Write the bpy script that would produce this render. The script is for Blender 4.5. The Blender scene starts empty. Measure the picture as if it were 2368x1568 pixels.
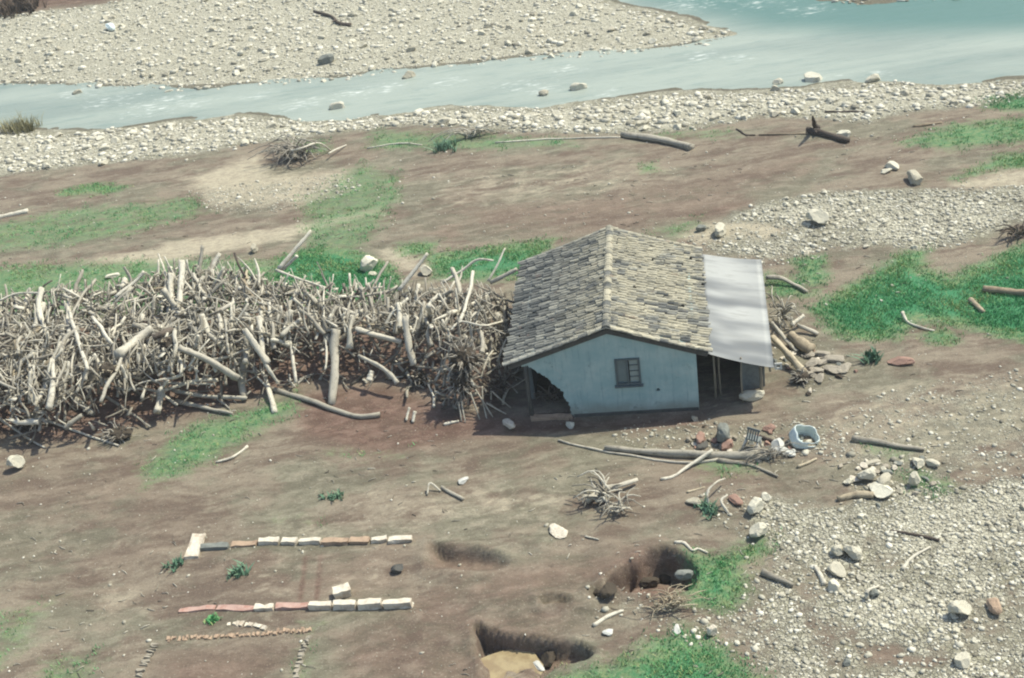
import bpy, bmesh, math, random
import numpy as np
from mathutils import Vector, Matrix, noise as mnoise
from mathutils.geometry import tessellate_polygon

sc = bpy.context.scene
C = sc.collection
random.seed(7)
rng = np.random.default_rng(11)

# ------------------------------------------------------------------ camera
FPX, PITCH, ROLL, CAMH = 1241.73, 0.53636, -0.14698, 23.9934
cp, sp = math.cos(PITCH), math.sin(PITCH)
_R, _U, _F = np.array([1., 0, 0]), np.array([0, sp, cp]), np.array([0, cp, -sp])
_c, _s = math.cos(ROLL), math.sin(ROLL)
CR, CU, CF = _c*_R+_s*_U, -_s*_R+_c*_U, _F
CP = np.array([0, 0, CAMH])
cam_d = bpy.data.cameras.new('camera')
cam_d.sensor_width = 36
cam_d.lens = 36*FPX/1024
cam_d.clip_start = 0.5
cam_d.clip_end = 4000
cam = bpy.data.objects.new('camera', cam_d)
cam.matrix_world = Matrix(((CR[0], CU[0], -CF[0], 0), (CR[1], CU[1], -CF[1], 0), (CR[2], CU[2], -CF[2], CAMH), (0, 0, 0, 1)))
C.objects.link(cam)
sc.camera = cam

# ------------------------------------------------------------------ light
SUN_EL, SUN_AZ = math.radians(58), math.radians(20)      # azimuth measured from +X towards +Y
w = bpy.data.worlds.new('World')
sc.world = w
w.use_nodes = True
nt = w.node_tree
sky = nt.nodes.new('ShaderNodeTexSky')
sky.sky_type = 'NISHITA'
sky.sun_disc = False
sky.sun_elevation = SUN_EL
sky.sun_rotation = math.pi/2-SUN_AZ
sky.dust_density = 1.5
nt.links.new(sky.outputs[0], nt.nodes['Background'].inputs[0])
nt.nodes['Background'].inputs[1].default_value = 0.15
sd_ = bpy.data.lights.new('sun', 'SUN')
sd_.energy = 4.3
sd_.angle = math.radians(0.6)
sd_.color = (1, .975, .86)
sun = bpy.data.objects.new('sun', sd_)
sdir = Vector((math.cos(SUN_EL)*math.cos(SUN_AZ), math.cos(SUN_EL)*math.sin(SUN_AZ), math.sin(SUN_EL)))
sun.rotation_euler = sdir.to_track_quat('Z', 'Y').to_euler()
sun.location = (30, 30, 60)
C.objects.link(sun)
sc.view_settings.view_transform = 'Standard'
sc.view_settings.look = 'None'
sc.view_settings.gamma = 1
sc.view_settings.exposure = 0.46
sc.cycles.filter_width = 2.1

# ------------------------------------------------------------------ site plan: points of the survey sheet -> ground
CROP = {'f': (0, 0, 1), 'c1': (1098, 491.2, .3417), 'c2': (0, 549, .3318), 'c3': (577.9, 491.2, .35), 'c4': (1502.5, 866.9, .3651),
        'c5': (1213.6, 1098, .2997), 'c6': (289, 1011.3, .3548), 'b1': (0, 0, .3417), 'b2': (751.3, 0, .3417), 'b3': (1502.5, 0, .3651),
        'b4': (1502.5, 462.3, .3651), 'b5': (1560.3, 1155.8, .3407), 'b6': (0, 982.4, .3733)}
KF = 1024/2367

def ray(c, x, y):
    ox, oy, s = CROP[c]
    u, v = (ox+x*s)*KF, (oy+y*s)*KF
    return CF+CR*((u-512)/FPX)-CU*((v-339)/FPX)

def at(c, x, y, z=0.0):
    d = ray(c, x, y)
    return CP+d*((z-CP[2])/d[2])

def polyw(pts, c='f', z=0.0):
    return np.array([at(c, x, y, z)[:2] for x, y in pts])

# ------------------------------------------------------------------ numpy noise
def _h(ix, iy, s):
    n = (ix.astype(np.int64)*374761393+iy.astype(np.int64)*668265263+s*1442695) & 0x7fffffff
    n = ((n ^ (n >> 13))*1274126177) & 0x7fffffff
    return ((n ^ (n >> 16)) & 0xffff)/65535.0

def vn(x, y, s=0):
    ix, iy = np.floor(x), np.floor(y)
    fx, fy = x-ix, y-iy
    fx, fy = fx*fx*(3-2*fx), fy*fy*(3-2*fy)
    a, b, c, d = _h(ix, iy, s), _h(ix+1, iy, s), _h(ix, iy+1, s), _h(ix+1, iy+1, s)
    return (a*(1-fx)+b*fx)*(1-fy)+(c*(1-fx)+d*fx)*fy

def fbm(x, y, s=0, o=4):
    t, a, n = 0, .5, 0
    for i in range(o):
        t = t+a*vn(x*2**i, y*2**i, s+i*17)
        n += a
        a *= .5
    return t/n

def sstep(a, b, x):
    t = np.clip((x-a)/(b-a), 0, 1)
    return t*t*(3-2*t)

def sdf(P, x, y):            # signed distance to polygon, positive inside
    x, y = np.asarray(x, float), np.asarray(y, float)
    d = np.full(x.shape, 1e18)
    ins = np.zeros(x.shape, bool)
    n = len(P)
    for i in range(n):
        ax, ay = P[i]
        bx, by = P[(i+1) % n]
        ex, ey = bx-ax, by-ay
        t = np.clip(((x-ax)*ex+(y-ay)*ey)/(ex*ex+ey*ey+1e-12), 0, 1)
        d = np.minimum(d, (x-ax-t*ex)**2+(y-ay-t*ey)**2)
        if ey != 0:
            cr = ((ay > y) != (by > y)) & (x < ex*(y-ay)/ey+ax)
            ins ^= cr
    d = np.sqrt(d)
    return np.where(ins, d, -d)

# ------------------------------------------------------------------ regions
RIVER = polyw([(-1500, 390), (-500, 312), (0, 295), (200, 300), (420, 275), (560, 262), (700, 270), (900, 262), (1000, 243), (1250, 240), (1400, 225), (1560, 208),
               (1700, 205), (1850, 200), (1900, 190), (2050, 182), (2200, 190), (2367, 178), (2800, 160), (3700, 110), (3700, -150), (2800, -120), (1500, -100),
               (1330, -35), (1450, 10), (1560, 30), (1640, 55), (1745, 82), (1600, 100), (1400, 125), (1200, 130), (900, 162), (640, 192), (450, 199), (300, 197),
               (0, 190), (-500, 190), (-1500, 260)], z=-.35)
ISLE = polyw([(1850, -90), (1872, 6), (1990, 11), (2100, 4), (2330, -12), (2500, -90)], z=-.35)
STONE = [polyw(p) for p in (
    [(-1500, 100), (-400, 60), (0, 35), (260, 8), (420, -35), (900, -60), (1340, -40), (1450, 10), (1560, 30), (1640, 55), (1745, 82), (1600, 100), (1400, 125), (1200, 130),
     (900, 162), (640, 192), (450, 199), (300, 197), (0, 190), (-500, 190), (-1500, 260)],
    [(-1500, 380), (-500, 308), (0, 293), (200, 297), (420, 272), (560, 259), (700, 266), (900, 259), (1000, 240), (1250, 236), (1400, 222), (1560, 205), (1700, 202),
     (1850, 197), (2050, 178), (2200, 186), (2367, 174), (2800, 155), (2800, 230), (2367, 222), (2280, 245), (2100, 262), (2000, 285), (1900, 275), (1760, 272),
     (1650, 290), (1560, 305), (1400, 310), (1200, 308), (1080, 295), (960, 288), (800, 300), (700, 315), (560, 335), (420, 362), (200, 380), (0, 405), (-400, 430), (-1500, 560)],
    [(1590, 545), (1690, 500), (1750, 472), (1900, 445), (2050, 440), (2200, 438), (2367, 425), (2800, 400), (2800, 500), (2367, 510), (2260, 550), (2150, 575), (2050, 568),
     (1900, 588), (1760, 600), (1650, 575)],
    [(1720, 1175), (1800, 1140), (1950, 1180), (2010, 1120), (2200, 1130), (2400, 1090), (2800, 1080), (2800, 1900), (2000, 1700), (1800, 1600), (1690, 1505), (1600, 1440),
     (1690, 1400), (1730, 1340), (1800, 1290), (1770, 1250)])]
STONE_S = STONE + [ISLE]
PEBB = [polyw(p) for p in (
    [(1930, 960), (2060, 890), (2367, 860), (2800, 850), (2800, 1110), (2367, 1110), (2200, 1130), (1960, 1120), (1900, 1050)],
    [(1580, 560), (1650, 510), (1750, 520), (1900, 590), (1760, 620), (1640, 600)],
    [(430, 440), (620, 410), (800, 395), (830, 440), (700, 480), (480, 490)],
    [(1380, 985), (1600, 970), (1800, 980), (1960, 960), (1960, 1060), (1800, 1080), (1400, 1030)],
    [(1590, 1140), (1700, 1120), (1760, 1180), (1740, 1260), (1660, 1220)],
    [(1380, 1360), (1560, 1390), (1640, 1430), (1600, 1500), (1450, 1450), (1370, 1430)])]
GRASS = [(polyw(p), a) for p, a in (
    ([(1880, 712), (1990, 650), (2080, 592), (2140, 572), (2130, 620), (2200, 642), (2280, 602), (2367, 566), (2800, 540), (2800, 840), (2367, 785), (2300, 772), (2200, 748),
      (2120, 738), (2060, 785), (1940, 778), (1905, 740)], 1),
    ([(2145, 768), (2180, 760), (2205, 775), (2190, 790), (2150, 788)], 1),
    ([(1775, 640), (1860, 650), (1860, 685), (1790, 692)], .85), ([(1830, 600), (1905, 592), (1915, 640), (1880, 670), (1850, 650)], .85),
    ([(625, 665), (640, 600), (720, 575), (820, 580), (900, 620), (925, 660), (900, 700), (640, 700)], 1),
    ([(690, 460), (830, 372), (930, 400), (935, 450), (880, 530), (830, 590), (700, 590)], .5),
    ([(990, 590), (1280, 555), (1230, 640), (1100, 650), (1000, 640)], .9), ([(920, 565), (1010, 560), (1000, 595), (930, 590)], .8),
    ([(-500, 640), (0, 615), (340, 600), (640, 600), (640, 720), (-500, 760)], .62),
    ([(-500, 560), (0, 515), (150, 480), (450, 448), (500, 490), (200, 565), (-500, 650)], .5), ([(140, 438), (220, 424), (295, 428), (270, 445), (150, 452)], .8),
    ([(325, 1070), (420, 990), (560, 950), (680, 912), (690, 945), (560, 1030), (440, 1085), (330, 1122)], .68),
    ([(1600, 1290), (1680, 1290), (1770, 1240), (1772, 1268), (1700, 1312), (1720, 1360), (1690, 1402), (1600, 1392)], 1),
    ([(1270, 1575), (1430, 1530), (1500, 1500), (1570, 1452), (1640, 1475), (1700, 1525), (1780, 1575), (1780, 1680), (1200, 1680)], .9),
    ([(2080, 1092), (2125, 1088), (2215, 1140), (2160, 1152)], .85), ([(2265, 232), (2367, 205), (2700, 190), (2700, 240), (2367, 256), (2280, 250)], .85),
    ([(2060, 335), (2200, 288), (2367, 268), (2700, 250), (2700, 320), (2367, 330), (2200, 348)], .7), ([(2200, 418), (2310, 360), (2367, 352), (2700, 340), (2700, 380), (2300, 392)], .85),
    ([(850, 295), (1000, 300), (1320, 320), (1340, 345), (1000, 350), (840, 345)], .52), ([(680, 325), (760, 320), (760, 350), (700, 350)], .7),
    ([(1610, 1062), (1690, 1066), (1740, 1095), (1650, 1102)], .7), ([(2020, 1035), (2110, 1042), (2100, 1060), (2020, 1058)], .7),
    ([(90, 1535), (220, 1508), (225, 1640), (90, 1640)], .6), ([(-60, 1440), (60, 1400), (130, 1380), (60, 1500), (-60, 1600)], .45),
    ([(1480, 380), (1510, 376), (1520, 398), (1485, 400)], .7), ([(740, 1030), (940, 1040), (940, 1062), (760, 1055)], .42), ([(1500, 300), (1700, 295), (1720, 325), (1500, 325)], .4),
    ([(1500, 530), (1600, 500), (1640, 480), (1620, 520), (1560, 560)], .5), ([(610, 1190), (780, 1190), (760, 1215), (620, 1215)], .35), ([(690, 1440), (740, 1440), (720, 1580), (690, 1600)], .45))]
SAND = [(polyw(p), a) for p, a in (
    ([(1575, 545), (1650, 515), (1760, 510), (1830, 530), (1780, 560), (1620, 560)], 1), ([(2200, 430), (2290, 408), (2367, 392), (2700, 370), (2700, 410), (2367, 428), (2260, 440)], 1),
    ([(430, 410), (600, 352), (630, 400), (800, 392), (820, 430), (700, 470), (480, 475)], .95), ([(200, 605), (420, 555), (640, 525), (880, 478), (890, 492), (640, 560), (350, 620)], .95),
    ([(870, 580), (940, 575), (1000, 615), (960, 640), (880, 600)], .9), ([(1120, 1545), (1170, 1532), (1220, 1545), (1220, 1590), (1115, 1590)], .8),
    ([(850, 1140), (1300, 1130), (1340, 1180), (1000, 1200), (820, 1180)], .55), ([(650, 1210), (1000, 1190), (1010, 1230), (600, 1245)], .55),
    ([(230, 1360), (330, 1350), (340, 1420), (240, 1430)], .45), ([(560, 1320), (690, 1260), (690, 1400), (560, 1400)], .3),
    ([(750, 1320), (900, 1290), (900, 1380), (760, 1390)], .35),
    ([(1000, 400), (1500, 370), (1600, 400), (1300, 470), (1000, 480)], .35), ([(1850, 960), (2100, 880), (2400, 870), (2400, 1080), (2000, 1100), (1880, 1040)], .45))]
DARK = [(polyw(p), a) for p, a in (
    ([(680, 905), (900, 890), (1100, 960), (1210, 960), (1620, 950), (1620, 985), (1100, 1010), (880, 1050), (700, 1010)], 1.0),  # damp mud, coloured darker still to deepen the house and pile shade
    ([(1990, 1490), (2080, 1475), (2110, 1530), (2000, 1545)], .6), ([(2060, 1500), (2200, 1520), (2170, 1545), (2040, 1540)], .6),
    ([(110, 1360), (280, 1360), (290, 1385), (130, 1390)], .6), ([(-600, -30), (-100, 20), (0, 28), (230, 6), (330, -20), (330, -200), (-600, -200)], .9),
    ([(1000, 1330), (1300, 1280), (1500, 1250), (1480, 1350), (1300, 1500), (1350, 1620), (780, 1620), (740, 1460), (900, 1400)], .5),
    ([(370, 1500), (690, 1480), (680, 1640), (340, 1640)], .55), ([(1400, 1360), (1440, 1270), (1520, 1260), (1610, 1320), (1600, 1400), (1480, 1400)], .8),
    ([(1550, 490), (1750, 455), (1740, 475), (1600, 515)], .7), ([(470, 1270), (950, 1240), (960, 1400), (430, 1410)], .35),
    ([(960, 500), (1560, 420), (1900, 350), (1900, 400), (1500, 540), (1000, 560)], .4), ([(-300, 1060), (0, 1050), (340, 1100), (520, 1200), (300, 1330), (-300, 1350)], .3),
    ([(700, 1282), (716, 1280), (700, 1390), (684, 1390)], .8), ([(738, 1278), (750, 1276), (738, 1388), (724, 1388)], .8),
    ([(1640, 1050), (1900, 1100), (1950, 1150), (1760, 1150), (1500, 1110)], .4))]
PITS = [  # polygon (crop, pts), depth, wall softness
    (polyw([(640, 850), (700, 760), (830, 650), (930, 580), (1060, 540), (1190, 575), (1290, 670), (1330, 770), (1300, 890), (1150, 960), (960, 930), (760, 940)], 'c5'), 1.05, .25),
    (polyw([(1095, 1440), (1130, 1458), (1225, 1466), (1310, 1470), (1358, 1512), (1330, 1540), (1240, 1590), (1120, 1590), (1105, 1500)]), .85, .2),
    (polyw([(470, 900), (560, 862), (700, 770), (830, 650), (900, 700), (760, 830), (640, 960), (520, 985)], 'c5'), .5, .25),
    (polyw([(985, 1254), (1050, 1256), (1190, 1300), (1150, 1325), (1040, 1322), (995, 1310)]), .5, .35),
    (polyw([(1248, 1388), (1300, 1386), (1312, 1398), (1255, 1402)]), .25, .12)]
ERO = polyw([(960, 1240), (1250, 1230), (1560, 1250), (1640, 1400), (1500, 1560), (1300, 1620), (760, 1640), (760, 1450), (960, 1420)])
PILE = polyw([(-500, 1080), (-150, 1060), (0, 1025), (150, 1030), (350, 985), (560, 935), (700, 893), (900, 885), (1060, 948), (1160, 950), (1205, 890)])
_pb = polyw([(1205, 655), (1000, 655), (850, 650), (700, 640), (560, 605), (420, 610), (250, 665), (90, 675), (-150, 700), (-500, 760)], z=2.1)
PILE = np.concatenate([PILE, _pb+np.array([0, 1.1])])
HX, HY, HYAW = 3.03311710, 34.6182346, -.157982024
hc, hs = math.cos(HYAW), math.sin(HYAW)

def house_local(x, y):
    return (x-HX)*hc+(y-HY)*hs, -(x-HX)*hs+(y-HY)*hc

def ground_z(x, y):
    x, y = np.asarray(x, float), np.asarray(y, float)
    z = (fbm(x*.12, y*.12, 3)-.5)*.30+(fbm(x*.8, y*.9, 5)-.5)*.10
    lx, ly = house_local(x, y)
    near = np.maximum(np.abs(lx-.8)-4.8, np.abs(ly-3.5)-4.2)
    z = z*sstep(0, 3, near)
    z = z-.16*sstep(.75, .1, np.abs(ly+.35))*sstep(3.6, 2.9, np.abs(lx))
    er = sdf(ERO, x, y)
    er = sstep(-2, 1.5, er)
    z = z+er*(.22*(fbm(x*.55+y*.25, y*.9-x*.2, 101)-.5)+.10*(fbm(x*2.2, y*2.2, 103)-.5))
    d = sdf(RIVER, x, y)+(fbm(x*.35, y*.35, 9)-.5)*.8
    d = np.minimum(d, -sdf(ISLE, x, y))
    zr = np.where(d < 0, -.35*sstep(-4.0, 0, d), -.35-.6*sstep(0, 2.5, d))
    k = sstep(-5, -1, d)
    z = z*(1-.6*k)+zr
    for P, dep, soft in PITS:
        m = (x > P[:, 0].min()-1) & (x < P[:, 0].max()+1) & (y > P[:, 1].min()-1) & (y < P[:, 1].max()+1)
        if not m.any(): continue
        xx, yy = x[m], y[m]
        dd = sdf(P, xx, yy)+(fbm(xx*1.1, yy*1.1, 21, 2)-.5)*.7
        y0, y1 = P[:, 1].min(), P[:, 1].max()
        x0, x1 = P[:, 0].min(), P[:, 0].max()
        ramp = np.clip(.1+1.0*(yy-y0)/(y1-y0)+.15*(xx-x0)/(x1-x0), 0, 1)
        zz = z[m]-dep*ramp*sstep(-.04, soft, dd)+.3*(fbm(xx*2.2, yy*2.2, 23)-.5)*sstep(0, .4, dd)+.10*sstep(-.45, -.05, dd)*sstep(.1, -.05, dd)*(1-ramp*.3)
        z[m] = zz
    bank = sdf(DARK[4][0], x, y)
    z = z+1.6*sstep(0, 5, bank)+.5*sstep(0, 3, bank)*(fbm(x*.4, y*.4, 31)-.5)
    return z

def gz(x, y):
    return float(ground_z(np.array([x]), np.array([y]))[0])

def on(c, x, y, dz=0.0):     # point of the ground seen at that place of the site plan
    p = at(c, x, y, 0)
    for _ in range(3):
        z = gz(p[0], p[1])
        p = at(c, x, y, z+dz)
    return p

# ------------------------------------------------------------------ materials
def S(r, g, b, k=.62):
    f = lambda v: ((v/255+.055)/1.055)**2.4 if v > 10 else v/255/12.92
    return (f(r)*k, f(g)*k, f(b)*k, 1)

class NT:
    def __init__(self, name):
        self.m = bpy.data.materials.new(name)
        self.m.use_nodes = True
        self.t = self.m.node_tree
        self.bsdf = self.t.nodes['Principled BSDF']
        self.bsdf.inputs['Specular IOR Level'].default_value = .25
        self._tc = None
    def n(self, typ, **kw):
        nd = self.t.nodes.new('ShaderNode'+typ)
        for k, v in kw.items(): setattr(nd, k, v)
        return nd
    def l(self, a, b): self.t.links.new(a, b)
    def setv(self, sock, v):
        if hasattr(v, 'is_output'): self.l(v, sock)
        else: sock.default_value = v
    def coord(self, kind='Object'):
        if not self._tc: self._tc = self.n('TexCoord')
        return self._tc.outputs[kind]
    def mapping(self, vec, scale=(1, 1, 1), rot=(0, 0, 0)):
        m = self.n('Mapping')
        self.l(vec, m.inputs[0])
        m.inputs['Scale'].default_value = scale
        m.inputs['Rotation'].default_value = rot
        return m.outputs[0]
    def noise(self, vec, scale, detail=4, rough=.55):
        nd = self.n('TexNoise')
        self.l(vec, nd.inputs['Vector'])
        nd.inputs['Scale'].default_value = scale
        nd.inputs['Detail'].default_value = detail
        nd.inputs['Roughness'].default_value = rough
        return nd.outputs[0]
    def voro(self, vec, scale, feature='F1', out='Color'):
        nd = self.n('TexVoronoi', feature=feature)
        self.l(vec, nd.inputs['Vector'])
        nd.inputs['Scale'].default_value = scale
        return nd.outputs[out]
    def ramp(self, fac, a, b, smooth=True):
        nd = self.n('MapRange')
        nd.interpolation_type = 'SMOOTHSTEP' if smooth else 'LINEAR'
        self.l(fac, nd.inputs['Value'])
        nd.inputs['From Min'].default_value = a
        nd.inputs['From Max'].default_value = b
        return nd.outputs[0]
    def math(self, op, a, b=0.0):
        nd = self.n('Math', operation=op)
        self.setv(nd.inputs[0], a)
        self.setv(nd.inputs[1], b)
        return nd.outputs[0]
    def mix(self, fac, a, b, blend='MIX'):
        nd = self.n('Mix', data_type='RGBA', blend_type=blend)
        self.setv(nd.inputs[0], fac)
        self.setv(nd.inputs[6], a)
        self.setv(nd.inputs[7], b)
        return nd.outputs[2]
    def attr(self, name, out='Color'):
        nd = self.n('Attribute', attribute_name=name)
        return nd.outputs[out]
    def sep(self, col):
        nd = self.n('SeparateColor')
        self.l(col, nd.inputs[0])
        return nd.outputs
    def bump(self, h, strength=.5, dist=.05):
        nd = self.n('Bump')
        nd.inputs['Strength'].default_value = strength
        nd.inputs['Distance'].default_value = dist
        self.l(h, nd.inputs['Height'])
        self.l(nd.outputs[0], self.bsdf.inputs['Normal'])
    def done(self, col, rough=.9, spec=None, metal=0):
        self.setv(self.bsdf.inputs['Base Color'], col)
        self.setv(self.bsdf.inputs['Roughness'], rough)
        if spec is not None: self.bsdf.inputs['Specular IOR Level'].default_value = spec
        self.bsdf.inputs['Metallic'].default_value = metal
        return self.m

def mat_ground():
    t = NT('mud_and_gravel')
    P = t.coord('Object')
    m4 = t.n('Attribute', attribute_name='mask')
    r, g, b = t.sep(m4.outputs['Color'])[:3]
    a = m4.outputs['Alpha']
    warp = t.n('VectorMath', operation='ADD')
    wn = t.n('TexNoise')
    t.l(P, wn.inputs['Vector'])
    wn.inputs['Scale'].default_value = .5
    wn.inputs['Detail'].default_value = 4
    ws = t.n('VectorMath', operation='SCALE')
    t.l(wn.outputs['Color'], ws.inputs[0])
    ws.inputs['Scale'].default_value = .9
    t.l(P, warp.inputs[0])
    t.l(ws.outputs[0], warp.inputs[1])
    PW = warp.outputs[0]
    streak = t.noise(t.mapping(PW, (.3, 1.3, 1), (0, 0, .07)), 1.1, 10, .7)
    big = t.noise(t.mapping(PW, (.5, .9, 1)), .45, 8, .66)
    fine = t.noise(P, 7, 8, .75)
    mid = t.noise(t.mapping(PW, (.62, 1.35, 1), (0, 0, .1)), 1.7, 8, .70)
    speck = t.noise(P, 17, 3, .6)
    clump = t.noise(t.mapping(P, (1, 1.4, 1)), 3.4, 6, .7)
    # bare mud
    mud = t.mix(t.ramp(streak, .40, .60), S(123, 107, 92), S(158, 145, 124))
    mud = t.mix(t.math('MULTIPLY', t.ramp(big, .46, .59), .56), mud, t.mix(t.ramp(mid, .42, .58), S(120, 122, 100), S(150, 150, 126)))
    mud = t.mix(t.math('MULTIPLY', t.ramp(mid, .5, .68), .6), mud, S(172, 160, 137))
    mud = t.mix(t.math('MULTIPLY', t.ramp(clump, .52, .66), .5), mud, S(112, 102, 88))
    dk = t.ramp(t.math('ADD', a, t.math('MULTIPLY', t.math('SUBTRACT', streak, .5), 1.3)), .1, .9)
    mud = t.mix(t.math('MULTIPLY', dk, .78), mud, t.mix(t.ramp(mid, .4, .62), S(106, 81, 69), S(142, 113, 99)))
    # pale sand
    sf = t.ramp(t.math('ADD', b, t.math('MULTIPLY', t.math('SUBTRACT', mid, .5), 1.6)), .15, .95)
    sand = t.mix(t.ramp(clump, .4, .62), S(212, 200, 170), S(188, 177, 152))
    col = t.mix(t.math('MULTIPLY', sf, .85), mud, sand)
    # thin grass
    gn = t.math('ADD', t.math('MULTIPLY', mid, .6), t.math('MULTIPLY', clump, .4))
    gf = t.ramp(t.math('ADD', g, t.math('MULTIPLY', t.math('SUBTRACT', gn, .5), 1.7)), .16, .74)
    gcol = t.mix(t.ramp(clump, .38, .64), S(84, 144, 94), S(142, 162, 112))
    gcol = t.mix(t.ramp(g, .75, .95), gcol, S(62, 144, 94))
    gcol = t.mix(t.math('MULTIPLY', t.ramp(fine, .5, .66), .5), gcol, S(60, 120, 84))
    col = t.mix(t.math('MULTIPLY', gf, .9), col, gcol)
    # gravel bed
    vs = t.voro(P, 7.5)
    vd = t.voro(P, 7.5, 'DISTANCE_TO_EDGE', 'Distance')
    vv = t.sep(vs)[0]
    gr = t.mix(vv, S(158, 153, 132, .64), S(208, 203, 178, .68))
    gr = t.mix(t.ramp(mid, .46, .62), gr, t.mix(vv, S(150, 145, 122), S(190, 185, 156)))
    gr = t.mix(t.ramp(vd, .05, .0), gr, S(116, 110, 96))
    gr = t.mix(t.math('MULTIPLY', t.ramp(r, .9, 1.0), .55), gr, t.mix(vv, S(190, 184, 160, .7), S(232, 226, 200, .74)))
    rf = t.ramp(t.math('ADD', r, t.math('MULTIPLY', t.math('SUBTRACT', t.noise(P, 1.4, 8, .75), .5), 1.5)), .25, .72)
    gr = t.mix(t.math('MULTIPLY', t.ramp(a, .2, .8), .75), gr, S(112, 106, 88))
    col = t.mix(rf, col, gr)
    # grit
    col = t.mix(t.math('MULTIPLY', t.ramp(speck, .6, .68), .4), col, S(206, 198, 172))
    col = t.mix(t.math('MULTIPLY', t.ramp(speck, .40, .32), .4), col, S(92, 82, 70))
    h = t.math('ADD', t.math('MULTIPLY', fine, .5), t.math('ADD', mid, t.math('MULTIPLY', t.ramp(vd, 0, .12), t.math('MULTIPLY', rf, .6))))
    t.bump(h, .8, .08)
    return t.done(col, .93, .15)

def mat_water():
    t = NT('silty_river_water')
    P = t.coord('Object')
    m = t.sep(t.attr('mask'))
    foam, blue = m[0], m[1]
    flow = t.mapping(P, (.28, 1.3, 1), (0, 0, -.12))
    n1 = t.noise(flow, 1.6, 6, .65)
    n2 = t.noise(t.mapping(P, (.5, 1.6, 1), (0, 0, -.2)), 2.6, 5, .7)
    big = t.noise(t.mapping(P, (.1, .5, 1)), .6, 3)
    col = t.mix(t.ramp(big, .35, .65), S(156, 168, 156), S(180, 189, 174))
    col = t.mix(blue, col, S(108, 142, 132))
    col = t.mix(t.math('MULTIPLY', t.ramp(n1, .5, .72), .35), col, S(120, 146, 138))
    ff = t.ramp(t.math('ADD', t.math('MULTIPLY', foam, .27), n2), .75, .98)
    col = t.mix(ff, col, S(232, 236, 226, .75))
    t.bump(t.math('ADD', n1, t.math('MULTIPLY', n2, .5)), .5, .12)
    return t.done(col, t.mix(ff, (.45, .45, .45, 1), (.8, .8, .8, 1)), .12)

def mat_stone(name, c0, c1, c2, tone=True):
    t = NT(name)
    P = t.coord('Object')
    if tone: v = t.sep(t.attr('tone'))[0]
    else: v = t.n('ObjectInfo').outputs['Random']
    col = t.mix(t.ramp(v, .0, .5, False), c0, c1)
    col = t.mix(t.ramp(v, .55, 1, False), col, c2)
    n = t.noise(P, 5, 6, .7)
    col = t.mix(t.math('MULTIPLY', t.ramp(n, .42, .7), .3), col, S(150, 140, 118))
    t.bump(t.noise(P, 9, 5, .7), .5, .03)
    return t.done(col, .9, .2)

def mat_wood(name='bleached_driftwood', a=(235, 227, 203), b=(110, 102, 88), d=(112, 103, 90)):
    t = NT(name)
    P = t.coord('Object')
    v = t.sep(t.attr('tone'))[0]
    col = t.mix(v, S(*b, .64), S(*a, .74))
    col = t.mix(t.math('MULTIPLY', t.ramp(t.noise(P, 3.2, 5, .7), .5, .68), .5), col, S(*d))
    gr = t.noise(t.mapping(t.coord('UV'), (14, 2, 1)), 3.0, 4, .7)
    col = t.mix(t.math('MULTIPLY', t.ramp(gr, .48, .68), .55), col, S(*d))
    t.bump(gr, .6, .02)
    return t.done(col, .88, .2)

def mat_simple(name, c, rough=.85, var=.25, scale=6, c2=None, metal=0, spec=.3, bump=.3):
    t = NT(name)
    P = t.coord('Object')
    n = t.noise(P, scale, 5, .65)
    c2 = c2 or tuple(x*.6 for x in c[:3])+(1,)
    col = t.mix(t.math('MULTIPLY', t.ramp(n, .4, .7), min(1, var*2)), c, c2)
    if bump: t.bump(t.noise(P, scale*3, 4, .7), bump, .01)
    return t.done(col, rough, spec, metal)

def mat_tiles():
    t = NT('weathered_clay_tiles')
    P = t.coord('Object')
    v = t.sep(t.attr('tone'))
    col = t.mix(t.ramp(v[0], 0, .55, False), S(98, 101, 98), S(152, 151, 141))
    col = t.mix(t.ramp(v[0], .5, 1, False), col, S(196, 193, 175, .66))
    lich = t.ramp(t.math('ADD', t.noise(P, .75, 4, .6), t.math('MULTIPLY', v[1], .3)), .46, .68)
    sx = t.n('SeparateXYZ')
    t.l(P, sx.inputs[0])
    lich = t.math('MULTIPLY', lich, t.ramp(sx.outputs[0], -2.6, .6))
    col = t.mix(t.math('MULTIPLY', lich, .7), col, S(222, 212, 180, .7))
    n = t.noise(t.mapping(P, (1.2, 5, 1)), 3, 6, .75)
    col = t.mix(t.math('MULTIPLY', t.ramp(n, .48, .64), .75), col, S(82, 84, 80))
    rust = t.ramp(t.noise(P, 2.1, 3, .6), .62, .75)
    col = t.mix(t.math('MULTIPLY', rust, .4), col, S(158, 118, 96))
    t.bump(t.noise(P, 14, 4, .7), .5, .02)
    return t.done(col, .92, .15)

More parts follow.
